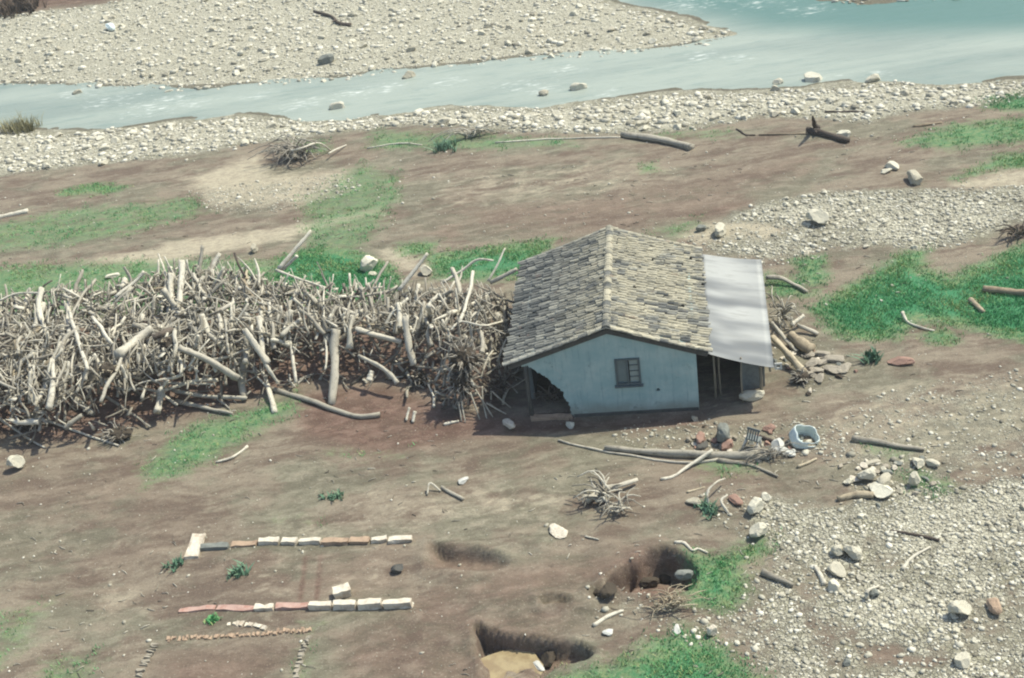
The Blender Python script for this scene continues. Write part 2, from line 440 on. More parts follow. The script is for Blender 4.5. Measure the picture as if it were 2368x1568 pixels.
def mat_wall():
    t = NT('faded_blue_plaster')
    P = t.coord('Object')
    n = t.noise(P, 1.2, 6, .65)
    col = t.mix(t.ramp(n, .35, .7), S(152, 180, 176, .86), S(176, 196, 188, .88))
    drip = t.noise(t.mapping(P, (6, 6, .5)), 1.5, 5, .7)
    col = t.mix(t.math('MULTIPLY', t.ramp(drip, .5, .72), .45), col, S(116, 144, 146, .8))
    sz = t.n('SeparateXYZ')
    t.l(P, sz.inputs[0])
    low = t.ramp(t.math('ADD', sz.outputs[2], t.math('MULTIPLY', t.math('SUBTRACT', n, .5), .9)), .55, -.05)
    col = t.mix(t.math('MULTIPLY', low, .65), col, S(160, 154, 130, .75))
    bl = t.noise(P, 2.6, 8, .75)
    col = t.mix(t.math('MULTIPLY', t.ramp(bl, .54, .66), .5), col, S(182, 192, 184, .8))
    col = t.mix(t.math('MULTIPLY', t.ramp(t.noise(P, 2.2, 10, .8), .56, .66), .55), col, S(112, 122, 112))
    t.bump(t.noise(P, 7, 5, .7), .25, .02)
    return t.done(col, .9, .2)

def mat_metal():
    t = NT('galvanised_sheet')
    P = t.coord('Object')
    n = t.noise(t.mapping(P, (.08, .8, 1)), 1.0, 2, .5)
    n2 = t.noise(t.mapping(P, (1, 6, 1)), 1.5, 4, .6)
    col = t.mix(t.ramp(n, .38, .62), S(124, 128, 128), S(188, 190, 184))
    col = t.mix(t.math('MULTIPLY', t.ramp(n2, .5, .7), .35), col, S(140, 140, 132))
    return t.done(col, t.mix(n, (.42, .42, .42, 1), (.6, .6, .6, 1)), .5, .35)

M = {
    'ground': mat_ground(), 'water': mat_water(), 'tiles': mat_tiles(), 'wall': mat_wall(), 'metal': mat_metal(),
    'stone': mat_stone('river_stone', S(140, 135, 118), S(204, 198, 175, .68), S(240, 234, 212, .74)),
    'rock': mat_stone('pale_boulder', S(196, 188, 164, .68), S(218, 211, 186, .72), S(232, 226, 202, .74), False),
    'wood': mat_wood(), 'darkwood': mat_wood('dark_driftwood', (128, 116, 100), (92, 82, 74), (64, 58, 54)),
    'tan': mat_wood('tan_driftwood', (212, 198, 166), (160, 142, 116), (118, 102, 84)),
    'grey': mat_simple('grey_concrete', S(150, 152, 140), var=.3), 'red': mat_simple('red_brick', S(182, 144, 124), var=.4, c2=S(150, 128, 110)),
    'white': mat_simple('white_plastic', S(224, 222, 208, .66), .5, .1, 4), 'block': mat_simple('limewashed_block', S(232, 222, 198, .72), var=.4, c2=S(196, 176, 150), scale=4),
    'tanblock': mat_simple('tan_brick', S(202, 174, 144), var=.4, c2=S(164, 138, 114)), 'pinkblock': mat_simple('pink_brick', S(212, 178, 160), var=.4, c2=S(190, 140, 120)),
    'bluep': mat_simple('pale_blue_plastic', S(226, 236, 228, .78), .6, .3, 4, c2=S(188, 204, 198, .78)), 'frame': mat_simple('grey_timber', S(112, 124, 122), var=.3),
    'glass': mat_simple('dusty_glass', S(128, 148, 148), .25, .2, 3, spec=.5, bump=0), 'glass2': mat_simple('pale_reflecting_glass', S(168, 184, 178), .25, .2, 3, spec=.5, bump=0),
    'inner': mat_simple('dingy_inner_plaster', S(120, 128, 126), var=.3), 'plinth': mat_simple('dark_plinth', S(104, 102, 94), var=.4),
    'board': mat_simple('weathered_board', S(168, 158, 136), var=.3), 'greyboard': mat_simple('grey_sheet_board', S(140, 146, 140), var=.35),
    'slabs': mat_simple('dull_rubble_slab', S(190, 180, 158), var=.4, c2=S(146, 134, 116)),
    'soil': mat_simple('soil_and_shaded_floor', S(88, 78, 64), .95, .4, 5), 'brush': mat_wood('dead_brush', (200, 192, 172), (146, 138, 124), (106, 98, 86)),
}

def mat_leaf(name, c0, c1, c2=None):
    t = NT(name)
    v = t.sep(t.attr('tone'))[0]
    col = t.mix(v, c0, c1)
    if c2: col = t.mix(t.ramp(v, .72, 1), col, c2)
    t.bsdf.inputs['Subsurface Weight'].default_value = 0
    return t.done(col, .7, .2)
M['grass'] = mat_leaf('short_grass', S(62, 146, 90, .85), S(132, 180, 112, .85), S(186, 190, 128, .7))
M['deadleaf'] = mat_leaf('dead_brown_leaf', S(84, 74, 64), S(138, 118, 96))
M['drygrass'] = mat_leaf('dry_leaf', S(140, 134, 92), S(204, 196, 150))
M['weed'] = mat_leaf('dark_weed', S(100, 142, 112), S(150, 182, 144))

# ------------------------------------------------------------------ mesh helpers
class MB:
    def __init__(self):
        self.v, self.f, self.t, self.uv = [], [], [], []     # verts, faces, tone per vert, uv per vert
    def add(self, verts, faces, tone=(.5, .5), uv=None):
        o = len(self.v)
        self.v += [tuple(map(float, p)) for p in verts]
        self.f += [tuple(i+o for i in f) for f in faces]
        self.t += [tone]*len(verts)
        self.uv += uv if uv else [(0., 0.)]*len(verts)
    def box(self, c, s, rot=None, tone=(.5, .5), jit=0.0):
        vs = []
        for dx in (-.5, .5):
            for dy in (-.5, .5):
                for dz in (-.5, .5):
                    p = Vector((dx*s[0], dy*s[1], dz*s[2]))
                    if jit: p += Vector((random.uniform(-jit, jit), random.uniform(-jit, jit), random.uniform(-jit, jit)))
                    if rot is not None: p = rot @ p
                    vs.append((p.x+c[0], p.y+c[1], p.z+c[2]))
        self.add(vs, [(0, 1, 3, 2), (4, 6, 7, 5), (0, 4, 5, 1), (2, 3, 7, 6), (0, 2, 6, 4), (1, 5, 7, 3)], tone)
    def tube(self, pts, rad, n=7, tone=.5, rough=.12):
        pts = [Vector(p) for p in pts]
        vs, fs, uv = [], [], []
        L = 0
        ph = random.random()*7
        for i, p in enumerate(pts):
            d = (pts[min(i+1, len(pts)-1)]-pts[max(i-1, 0)])
            d = d.normalized() if d.length > 1e-9 else Vector((0, 0, 1))
            up = Vector((0, 0, 1)) if abs(d.z) < .9 else Vector((1, 0, 0))
            a = d.cross(up).normalized()
            b = d.cross(a)
            if i: L += (p-pts[i-1]).length
            for k in range(n):
                an = 2*math.pi*k/n
                r = rad[i]*(1+rough*math.sin(3*an+ph+i*.4)+random.uniform(-rough, rough)*.7)
                q = p+a*(math.cos(an)*r)+b*(math.sin(an)*r)
                vs.append(q)
                uv.append((k/n+ph, L+ph))
        m = len(pts)
        for i in range(m-1):
            for k in range(n):
                k2 = (k+1) % n
                fs.append((i*n+k, i*n+k2, (i+1)*n+k2, (i+1)*n+k))
        fs.append(tuple(range(n-1, -1, -1)))
        fs.append(tuple((m-1)*n+k for k in range(n)))
        self.add(vs, fs, (tone, random.random()), uv)
    def build(self, name, mat, parent=None, smooth=True, loc=None, angle=None):
        me = bpy.data.meshes.new(name)
        V = self.v
        if loc is not None: V = [(x-loc[0], y-loc[1], z-loc[2]) for x, y, z in V]
        me.from_pydata(V, [], self.f)
        finish(me, mat, self.t, self.uv, smooth)
        ob = bpy.data.objects.new(name, me)
        C.objects.link(ob)
        if parent is not None: ob.parent = parent
        if loc is not None: ob.location = loc
        return ob

def finish(me, mat, tone=None, uv=None, smooth=True):
    for m in (mat if isinstance(mat, (list, tuple)) else [mat]): me.materials.append(m)
    if tone is not None:
        ca = me.attributes.new('tone', 'FLOAT_COLOR', 'POINT')
        arr = np.ones((len(me.vertices), 4), np.float32)
        arr[:, :2] = np.array(tone, np.float32)
        ca.data.foreach_set('color', arr.ravel())
    if uv is not None and len(me.loops):
        ul = me.uv_layers.new(name='UVMap')
        li = np.empty(len(me.loops), np.int32)
        me.loops.foreach_get('vertex_index', li)
        ul.data.foreach_set('uv', np.array(uv, np.float32)[li].ravel())
    if smooth: me.polygons.foreach_set('use_smooth', np.ones(len(me.polygons), bool))
    me.update()

def np_mesh(name, V, Fc, mat, tone=None, smooth=True):       # uniform faces (m,k)
    me = bpy.data.meshes.new(name)
    k = Fc.shape[1]
    me.vertices.add(len(V))
    me.vertices.foreach_set('co', np.asarray(V, np.float32).ravel())
    me.loops.add(Fc.size)
    me.loops.foreach_set('vertex_index', Fc.astype(np.int32).ravel())
    me.polygons.add(len(Fc))
    me.polygons.foreach_set('loop_start', np.arange(0, Fc.size, k, dtype=np.int32))
    me.update(calc_edges=True)
    finish(me, mat, tone, None, smooth)
    ob = bpy.data.objects.new(name, me)
    C.objects.link(ob)
    return ob

def tag(o, label=None, cat=None, group=None, kind=None):
    if label: o['label'] = label
    if cat: o['category'] = cat
    if group: o['group'] = group
    if kind: o['kind'] = kind
    return o

def empty(name, loc, rz=0):
    o = bpy.data.objects.new(name, None)
    o.location = loc
    o.rotation_euler = (0, 0, rz)
    o.empty_display_size = .2
    C.objects.link(o)
    return o

# ------------------------------------------------------------------ ground
ys = [20.0]
while ys[-1] < 116: ys.append(ys[-1]*1.0036)
ys = np.concatenate([-np.geomspace(1500, 2, 22)+18, [18.5], np.array(ys), ys[-1]+np.geomspace(1, 2500, 26)])
xs = np.concatenate([-np.geomspace(2000, .5, 26)-44, np.arange(-44, 40, .12), 40+np.geomspace(.5, 2000, 26)])
X, Y = np.meshgrid(xs, ys)
Z = ground_z(X.ravel(), Y.ravel()).reshape(X.shape)
X0, Y0 = X.ravel(), Y.ravel()

def region(lst, x, y, soft):
    out = np.zeros(x.shape)
    for P, a in lst:
        m = (x > P[:, 0].min()-3) & (x < P[:, 0].max()+3) & (y > P[:, 1].min()-3) & (y < P[:, 1].max()+3)
        if m.any(): out[m] = np.maximum(out[m], a*sstep(-soft, soft, sdf(P, x[m], y[m])))
    return out

def stone_mask(x, y):
    s = region([(P, 1) for P in STONE_S], x, y, .9)
    far = sstep(44, 48, y)
    pn = fbm(x*.45, y*.45, 97)*.6+fbm(x*1.3, y*1.3, 99)*.4
    s = s*np.maximum(far, .5+.5*sstep(.36, .56, pn))
    s = s*(1-.85*region([(P, 1) for P, a in DARK[1:3]], x, y, .5))
    s = s*(1-.9*region(SAND[:2], x, y, .7))
    s = np.maximum(s, region([(P, .4) for P in PEBB], x, y, 1.2))
    return np.maximum(s, sstep(-3, 0, sdf(RIVER, x, y))*.9)
grid_mask = np.ones((X0.size, 4), np.float32)
grid_mask[:, 0] = stone_mask(X0, Y0)
grid_mask[:, 1] = region(GRASS, X0, Y0, 1.1)
grid_mask[:, 2] = region(SAND, X0, Y0, .9)
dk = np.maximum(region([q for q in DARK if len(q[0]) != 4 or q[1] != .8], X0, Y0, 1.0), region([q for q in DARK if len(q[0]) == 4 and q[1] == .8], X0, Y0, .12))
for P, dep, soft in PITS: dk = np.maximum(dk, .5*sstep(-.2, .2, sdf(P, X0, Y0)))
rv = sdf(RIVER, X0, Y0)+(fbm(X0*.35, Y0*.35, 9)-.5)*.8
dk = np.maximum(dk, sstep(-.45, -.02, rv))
grid_mask[:, 3] = np.maximum(dk, .85*sstep(-.3, .8, sdf(PILE, X0, Y0)))  # ground under the pile darkened as painted shade for its hollows
nx, ny = len(xs), len(ys)
idx = np.arange(nx*ny).reshape(ny, nx)
Fq = np.stack([idx[:-1, :-1], idx[:-1, 1:], idx[1:, 1:], idx[1:, :-1]], -1).reshape(-1, 4)
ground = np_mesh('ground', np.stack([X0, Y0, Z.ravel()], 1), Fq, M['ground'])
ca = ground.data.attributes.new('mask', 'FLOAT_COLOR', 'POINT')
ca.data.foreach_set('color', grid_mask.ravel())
tag(ground, kind='structure')

# ------------------------------------------------------------------ river
gx, gy = np.arange(-95, 125, .35), np.arange(44, 150, .35)
WX, WY = np.meshgrid(gx, gy)
wx, wy = WX.ravel(), WY.ravel()
drv = sdf(RIVER, wx, wy)
keep = (drv > -3).reshape(WX.shape)
widx = np.arange(wx.size).reshape(WX.shape)
kq = keep[:-1, :-1] & keep[1:, 1:] & keep[:-1, 1:] & keep[1:, :-1]
FW = np.stack([widx[:-1, :-1][kq], widx[:-1, 1:][kq], widx[1:, 1:][kq], widx[1:, :-1][kq]], -1)
river = np_mesh('river', np.stack([wx, wy, -.35+.05*(fbm(wx*.5, wy*1.2, 41)-.5)], 1), FW, M['water'])
foam = np.zeros(wx.size)
for fx, fy, r in ((185, 215, 2.2), (265, 232, 2.5), (380, 232, 2.6), (450, 238, 2.2), (345, 255, 2.2), (590, 222, 1.6), (820, 215, 1.6), (880, 205, 2.), (1030, 190, 1.8),
                  (1220, 198, 1.6), (1250, 208, 1.4), (1180, 195, 1.5), (1620, 128, 1.6), (1700, 132, 1.4), (1600, 8, 3), (1760, 5, 2.5), (1870, 22, 2.), (1900, 180, 1.2), (2020, 172, 1.2), (1340, 203, .9),
                  (945, 175, .9), (180, 214, .9), (480, 285, 2), (1400, 215, 1.2), (1310, 160, 1.4), (700, 240, 2.)):
    p = at('f', fx, fy, -.35)
    foam = np.maximum(foam, np.exp(-(((wx-p[0])/(r*1.5))**2+((wy-p[1])/r)**2)))
blue = sstep(-2, 3, sdf(polyw([(1330, -60), (1480, 5), (1640, 45), (1760, 72), (1950, 80), (2150, 82), (2367, 78), (2900, 60), (2900, -100), (1330, -100)], z=-.35), wx, wy))
wm = np.ones((wx.size, 4), np.float32)
wm[:, 0], wm[:, 1], wm[:, 2] = foam, blue, 0
river.data.attributes.new('mask', 'FLOAT_COLOR', 'POINT').data.foreach_set('color', wm.ravel())
tag(river, kind='structure')

pc = at('f', 1172, 1552, -.45)
b_ = bmesh.new()
bmesh.ops.create_circle(b_, cap_ends=True, segments=40, radius=.95)
for v in b_.verts: v.co = Vector((v.co.x*1.1, v.co.y*.75, 0))*(1+.25*mnoise.noise(v.co*1.2))
pm = bpy.data.meshes.new('puddle')
b_.to_mesh(pm); b_.free()
tp_ = NT('muddy_puddle')
pm.materials.append(tp_.done(tp_.mix(tp_.ramp(tp_.noise(tp_.coord('Object'), 2, 5, .6), .4, .6), S(190, 172, 130), S(168, 148, 112)), .25, .4))
puddle = bpy.data.objects.new('puddle', pm)
puddle.location = (pc[0], pc[1], -.42)
C.objects.link(puddle)
tag(puddle, kind='structure')

# ------------------------------------------------------------------ house (local frame: x along the front, y into the house)
house = empty('house', (HX, HY, 0), HYAW)
tag(house, 'pale blue plastered house with grey tiled gable roof and a torn-out front corner', 'house')
HW, HE, RX, RZ, DEP = 2.879, 2.42, .05, 3.42, 6.9

def slab(loop, y0, y1, holes=()):
    mb = MB()
    loops = [loop]+list(holes)
    tess = tessellate_polygon([[Vector((x, z, 0)) for x, z in L] for L in loops])
    flat = [p for L in loops for p in L]
    n = len(flat)
    vs = [(x, y0, z) for x, z in flat]+[(x, y1, z) for x, z in flat]
    fs = []
    for t in tess:
        a, b, c = [flat[i] for i in t]
        if (b[0]-a[0])*(c[1]-a[1])-(b[1]-a[1])*(c[0]-a[0]) < 0: t = (t[0], t[2], t[1])
        fs.append(tuple(t))
        fs.append(tuple(i+n for i in reversed(t)))
    o = 0
    for L in loops:
        m = len(L)
        for i in range(m):
            j = (i+1) % m
            fs.append((o+j, o+i, o+i+n, o+j+n))
        o += m
    mb.add(vs, fs)
    return mb

def jag(pts, n=5, a=.03):
    out = []
    for (x0, z0), (x1, z1) in zip(pts[:-1], pts[1:]):
        for k in range(n):
            t = k/n
            out.append((x0+(x1-x0)*t+random.uniform(-a, a), z0+(z1-z0)*t+random.uniform(-a, a)))
    out.append(pts[-1])
    return out
hole_edge = [(-2.879, 2.06), (-2.72, 2.05), (-2.62, 2.0), (-2.31, 1.73), (-2.04, 1.45), (-1.85, 1.16), (-1.62, .9), (-1.55, .64), (-1.45, .33), (-1.39, -.05), (-1.37, -.3)]
gable = [(HW, -.3), (HW, HE), (RX, 3.38), (-HW, HE)]
circ = [(1.56+.065*math.cos(a*math.pi/6), .78+.065*math.sin(a*math.pi/6)) for a in range(12)]
win_open = [(.2, 1.08), (1.03, 1.08), (1.03, 2.1), (.2, 2.1)]
fw = slab(gable+jag(hole_edge, 6, .045), 0, .15, [circ, win_open])
fw.build('front_wall', M['wall'], house, smooth=False)
bw = slab([(-HW, -.3), (HW, -.3), (HW, HE), (RX, 3.38), (-HW, HE)], DEP-.15, DEP)
bw.build('back_wall', M['wall'], house, smooth=False)
b = MB(); b.box((HW-.075, DEP/2, 1.06), (.15, DEP-.31, 2.72)); b.build('side_wall', M['wall'], house, smooth=False)
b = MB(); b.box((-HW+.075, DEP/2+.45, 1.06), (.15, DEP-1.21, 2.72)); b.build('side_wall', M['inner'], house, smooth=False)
b = MB(); b.box((0, DEP/2, -.1), (2*HW-.32, DEP-.32, .12)); b.build('floor_slab', M['soil'], house, smooth=False)  # floor coloured dark so the torn opening looks unlit
b = MB(); b.box((.76, -.012, -.22), (4.2, .05, .42)); b.build('plinth', M['plinth'], house, smooth=False)  # dark tone also paints the strip of shade below the wall
b = MB(); b.box((-2.11, -.02, -.16), (1.4, .16, .22), jit=.03); b.build('broken_footing', M['tanblock'], house, smooth=False)
b = MB(); b.tube([(-2.79, .08, -.2), (-2.8, .08, .8), (-2.78, .08, 1.5), (-2.79, .1, 2.1)], [.09, .08, .075, .08], 5, .5); b.build('corner_post', M['plinth'], house)  # post coloured dark to look dim in the torn opening
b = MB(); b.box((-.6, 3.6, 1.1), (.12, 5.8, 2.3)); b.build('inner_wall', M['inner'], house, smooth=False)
# window
win = MB()
wx0, wx1, wz0, wz1 = .2, 1.03, 1.08, 2.1
win.box(((wx0+wx1)/2, .0, wz1-.03), (.83, .1, .06)); win.box(((wx0+wx1)/2, .0, wz0+.03), (.83, .1, .06))
win.box((wx0+.03, .0, (wz0+wz1)/2), (.06, .1, .9)); win.box((wx1-.03, .0, (wz0+wz1)/2), (.06, .1, .9)); win.box(((wx0+wx1)/2-.01, -.002, (wz0+wz1)/2), (.07, .1, .9))
wo = win.build('window', M['frame'], house, smooth=False)
p1 = MB(); p1.box((wx0+.215, .03, 1.59), (.30, .012, .9)); p1.build('shutter', M['glass'], wo, smooth=False)
p2 = MB(); p2.box((wx1-.215, .03, 1.59), (.29, .012, .9)); p2.build('pane', M['glass2'], wo, smooth=False)  # paler colour stands in for the reflection in this pane
p3 = MB()
for k in range(1, 4): p3.box((wx1-.215, .012, 1.14+.9*k/4), (.29, .02, .03))
p3.build('glazing_bars', M['frame'], wo, smooth=False)
b = MB(); b.box((.615, -.05, 1.045), (.95, .16, .05)); b.build('sill', M['frame'], wo, smooth=False)

def tile_slope(name, x_eave, z_eave, sgn):
    mb = MB()
    dx, dz = x_eave-RX, z_eave-RZ
    L = math.hypot(dx, dz)
    d = Vector((dx/L, 0, dz/L))
    nrm = Vector((-dz/L*sgn, 0, dx/L*sgn))
    if nrm.z < 0: nrm = -nrm
    y0, y1 = -.16, 7.02
    ncol = 40
    pit = (y1-y0)/ncol
    nrow = 10
    rl = L/nrow
    prof = [(-.5, .0), (-.36, .036), (-.18, .06), (0, .066), (.18, .06), (.36, .036), (.5, .0)]
    def sag(s, yy): return -.05*math.sin(math.pi*(yy-y0)/(y1-y0))-.035*math.sin(math.pi*s/L)
    for c in range(ncol):
        drift = random.gauss(0, .012)
        ctone = random.gauss(0, .1)
        joff = random.gauss(0, .04)
        for r in range(nrow):
            yc = y0+(c+.5)*pit+random.gauss(0, .012)+drift
            s0, s1 = r*rl-.08+random.gauss(0, .03)+joff, (r+1)*rl+random.gauss(0, .04)+joff*(r < nrow-1)
            if random.random() < .03: s1 -= .12
            tw = random.gauss(0, .02)
            lift = abs(random.gauss(0, .008))
            tone = (min(1, max(0, random.gauss(.48, .25)+ctone)), random.random())
            vs = []
            for s, hh, wd, tws in ((s0, .0, .86, 0), (s1, .034+lift, 1.0, tw)):
                for u, h in prof:
                    yy = yc+u*pit*.74*wd+tws
                    p = Vector((RX, 0, RZ))+d*s+nrm*(h*1.0*wd+hh+.02+sag(s, yy))
                    vs.append((p.x, yy, p.z))
            n = len(prof)
            for u, h in prof:     # thickness lip at the lower end
                yy = yc+u*pit*.74+tw
                p = Vector((RX, 0, RZ))+d*s1+nrm*(h-.02+.034+lift+.02-.014+sag(s1, yy))
                vs.append((p.x, yy, p.z))
            fs = [(i, i+1, n+i+1, n+i) for i in range(n-1)]+[(n+i, n+i+1, 2*n+i+1, 2*n+i) for i in range(n-1)]
            if sgn < 0: fs = [tuple(reversed(f)) for f in fs]
            mb.add(vs, fs, tone)
            # trough tile between the covers
            t2 = (min(1, max(0, random.gauss(.2, .14))), random.random())
            vs = []
            for s, hh in ((s0, 0), (s1, .02)):
                for u, h in ((.22, .035), (.5, .0), (.78, .035)):
                    yy = yc+u*pit
                    p = Vector((RX, 0, RZ))+d*s+nrm*(h+hh-.005+sag(s, yy))
                    vs.append((p.x, yy, p.z))
            fs = [(0, 1, 4, 3), (1, 2, 5, 4)]
            if sgn < 0: fs = [tuple(reversed(f)) for f in fs]
            mb.add(vs, fs, t2)
    o = mb.build(name, M['tiles'], house, smooth=False)
    # deck under the tiles
    dk_ = MB()
    c0 = Vector((RX, 3.43, RZ))+d*(L/2-.02)-nrm*.125
    rot = Matrix((d, Vector((0, 1, 0)), nrm)).transposed()
    dk_.box(c0, (L-.08, 7.0, .05), rot)
    dk_.build('roof_deck', M['plinth'], house, smooth=False)
    # verge: row of cover tiles along each gable edge
    for yv, nm in ((-.15, 'verge_tiles'), (7.0, 'verge_tiles')):
        vb = MB()
        for r in range(nrow+2):
            s0, s1 = r*L/(nrow+2)-.03, (r+1)*L/(nrow+2)+.02
            tn = (min(1, max(0, random.gauss(.62, .25))), random.random())
            vs, n = [], 7
            for s, R in ((s0, .082), (s1, .1)):
                for k in range(n):
                    a = math.pi*k/(n-1)
                    p = Vector((RX, 0, RZ))+d*s+nrm*(R*math.sin(a)*.8+.02+.012*(s == s1)+sag(s, y1))
                    vs.append((p.x, yv+R*math.cos(a)+random.gauss(0, .006), p.z))
            for k in range(n):
                a = math.pi*k/(n-1)
                p = Vector((RX, 0, RZ))+d*s1+nrm*(.1*math.sin(a)*.8*.75+.02+sag(s1, y1))
                vs.append((p.x, yv+.075*math.cos(a), p.z))
            fs = [(i, i+1, n+i+1, n+i) for i in range(n-1)]+[(n+i, n+i+1, 2*n+i+1, 2*n+i) for i in range(n-1)]
            vb.add(vs, fs, tn)
        vb.build(nm, M['tiles'], house, smooth=False)
    bb = MB()
    c0 = Vector((RX, -.06, RZ))+d*(L/2)-nrm*.2
    bb.box(c0, (L-.12, .05, .14), rot)
    bb.build('barge_board', M['plinth'], house, smooth=False)
tile_slope('roof_slope', -HW-.56, 2.22, -1)
tile_slope('roof_slope', HW+.49, 2.25, 1)
rc = MB()
nc = 17
for k in range(nc):
    ya, yb = -.2+k*7.26/nc-.03, -.2+(k+1)*7.26/nc+.04
    tn = (random.gauss(.12, .12), random.random())
    vs, n = [], 8
    for yy, R in ((ya, .15), (yb, .13)):
        sg = -.05*math.sin(math.pi*(yy+.16)/7.18)
        for i in range(n):
            a = math.pi*i/(n-1)
            vs.append((RX+R*1.1*math.cos(a), yy, RZ-.02+sg+R*math.sin(a)+random.gauss(0, .004)))
    vs.append((RX, ya, RZ-.02)); vs.append((RX, yb, RZ-.02))
    fs = [(i, n+i, n+i+1, i+1) for i in range(n-1)]+[tuple(range(n)), tuple(range(2*n-1, n-1, -1))]
    rc.add(vs[:-2], fs, (min(1, max(0, tn[0])), tn[1]))
rc.build('ridge_cap', M['tiles'], house, smooth=False)
# lean-to on the right side
A, B_, Cc, D_ = Vector((3.16, -.12, 2.17)), Vector((5.36, -.12, 1.44)), Vector((5.56, 6.75, 1.76)), Vector((3.3, 6.75, 2.2))
lt = MB()
nu, nv = 10, 110
vs, fs = [], []
for j in range(nv+1):
    v = j/nv
    for i in range(nu+1):
        u = i/nu
        p = (A*(1-u)+B_*u)*(1-v)+(D_*(1-u)+Cc*u)*v
        z = p.z+0.022*math.cos(v*6.87/.125*2*math.pi)+.03*(vn(np.array(u*3.), np.array(v*5.), 3)-.5)-.05*math.sin(math.pi*u)
        vs.append((p.x, p.y, float(z)))
for j in range(nv):
    for i in range(nu):
        a = j*(nu+1)+i
        fs.append((a, a+1, a+nu+2, a+nu+1))
lt.add(vs, fs)
lo = lt.build('lean_to_roof', M['metal'], house)
sm = lo.modifiers.new('thickness', 'SOLIDIFY'); sm.thickness = .012; sm.offset = -1
for px, py, pt, r in ((4.98, .48, 1.5, .065), (3.46, .46, 2.0, .04), (3.64, .62, 1.95, .035), (4.34, .1, 1.8, .03), (5.2, 6.4, 1.75, .06)):
    b = MB(); b.tube([(px, py, -.2), (px+random.gauss(0, .02), py, pt*.5), (px-.02, py, pt)], [r, r*.95, r], 6, .6); b.build('lean_to_post', M['board'], house)
b = MB(); b.box((5.25, 3.4, 1.38), (.07, 6.7, .09), Matrix.Rotation(.045, 3, 'X')); b.build('lean_to_beam', M['board'], house, smooth=False)
b = MB(); b.box((4.66, .9, .72), (.62, .04, 1.45), Matrix.Rotation(.1, 3, 'Z')); b.build('lean_to_panel', M['greyboard'], house, smooth=False)
b = MB(); b.box((5.12, 3.8, .62), (.04, 5.6, 1.3)); b.build('lean_to_panel', M['greyboard'], house, smooth=False)
b = MB(); b.box((4.1, 6.3, .9), (2.2, .05, 1.6)); b.build('lean_to_panel', M['greyboard'], house, smooth=False)
gb = slab([(5.38, 1.36), (5.62, 1.36), (5.62, 1.6), (5.38, 1.6)], -.1, -.06, [[(5.45, 1.42), (5.56, 1.42), (5.56, 1.53), (5.45, 1.53)]])
gb.build('end_bracket', M['white'], house, smooth=False)

# ------------------------------------------------------------------ rocks
def rock_mesh(seed, sub=3, ang=.5):
    bm = bmesh.new()
    bmesh.ops.create_icosphere(bm, subdivisions=sub, radius=1)
    r = random.Random(seed)
    pl = [(Vector((r.gauss(0, 1), r.gauss(0, 1), r.gauss(0, 1))).normalized(), r.uniform(.55, .9)) for _ in range(9)]
    off = Vector((seed*3.1, seed*1.7, 0))
    for v in bm.verts:
        p = v.co.copy()
        p *= 1+.22*mnoise.noise(p*1.3+off)
        for n, d in pl:
            e = p.dot(n)-d
            if e > 0: p -= n*e*ang*1.6
        p *= 1+.07*mnoise.noise(p*4+off)+.05*mnoise.noise(p*9+off)
        v.co = p
    me = bpy.data.meshes.new('rock_shape')
    bm.to_mesh(me)
    bm.free()
    return me
rock_bank = []
for i in range(8):
    me = rock_mesh(i, 3, .75)
    finish(me, M['rock'], None, None, False)
    rock_bank.append(me)
mat_bank = {}

def boulder(name, label, c, x, y, size, flat=.7, cat='rock', mat='rock', group=None, var=None, sink=.3, rz=None):
    sx, sy = size if isinstance(size, tuple) else (size, size*.85)
    p = on(c, x, y)
    v = random.randrange(8) if var is None else var
    key = (v, mat)
    if key not in mat_bank:
        me = rock_bank[v]
        if mat != 'rock':
            me = me.copy()
            me.materials.clear()
            me.materials.append(M[mat])
        mat_bank[key] = me
    o = bpy.data.objects.new(name, mat_bank[key])
    h = min(sx, sy)*flat
    o.location = (p[0], p[1], p[2]+h/2*(1-sink))
    o.scale = (sx/2, sy/2, h/2)
    o.rotation_euler = (random.gauss(0, .12), random.gauss(0, .12), random.random()*6 if rz is None else rz)
    C.objects.link(o)
    return tag(o, label, cat, group)

# loose stones: fine ones as stuff, the largest as things
def scatter(polys, n):
    out = []
    ar = [abs(np.sum(P[:, 0]*np.roll(P[:, 1], -1)-P[:, 1]*np.roll(P[:, 0], -1)))/2 for P in polys]
    pts = []
    for P, a in zip(polys, ar):
        m = int(n*a/sum(ar))
        lo, hi = np.maximum(P.min(0), (-46, 20)), np.minimum(P.max(0), (46, 118))
        q = rng.uniform(lo, hi, (int(m*6)+50, 2))
        k = sdf(P, q[:, 0], q[:, 1])+(fbm(q[:, 0]*.5, q[:, 1]*.5, 77)-.5)*1.6 > -.1
        pts.append(q[k][:m])
    return np.concatenate(pts)

def in_view(x, y, z=0., mg=230):
    d = np.stack([x, y, np.zeros_like(x)+z-CAMH], -1)
    zz = d @ CF
    u, v = 512+FPX*(d @ CR)/zz, 339-FPX*(d @ CU)/zz
    return (zz > 0) & (u > -mg) & (u < 1024+mg) & (v > -mg) & (v < 678+mg)

def base_ico(sub):
    bm = bmesh.new()
    bmesh.ops.create_icosphere(bm, subdivisions=sub, radius=1)
    V = np.array([v.co for v in bm.verts])
    Fc = np.array([[v.index for v in f.verts] for f in bm.faces])
    bm.free()
    return V, Fc
IV, IF = base_ico(1)

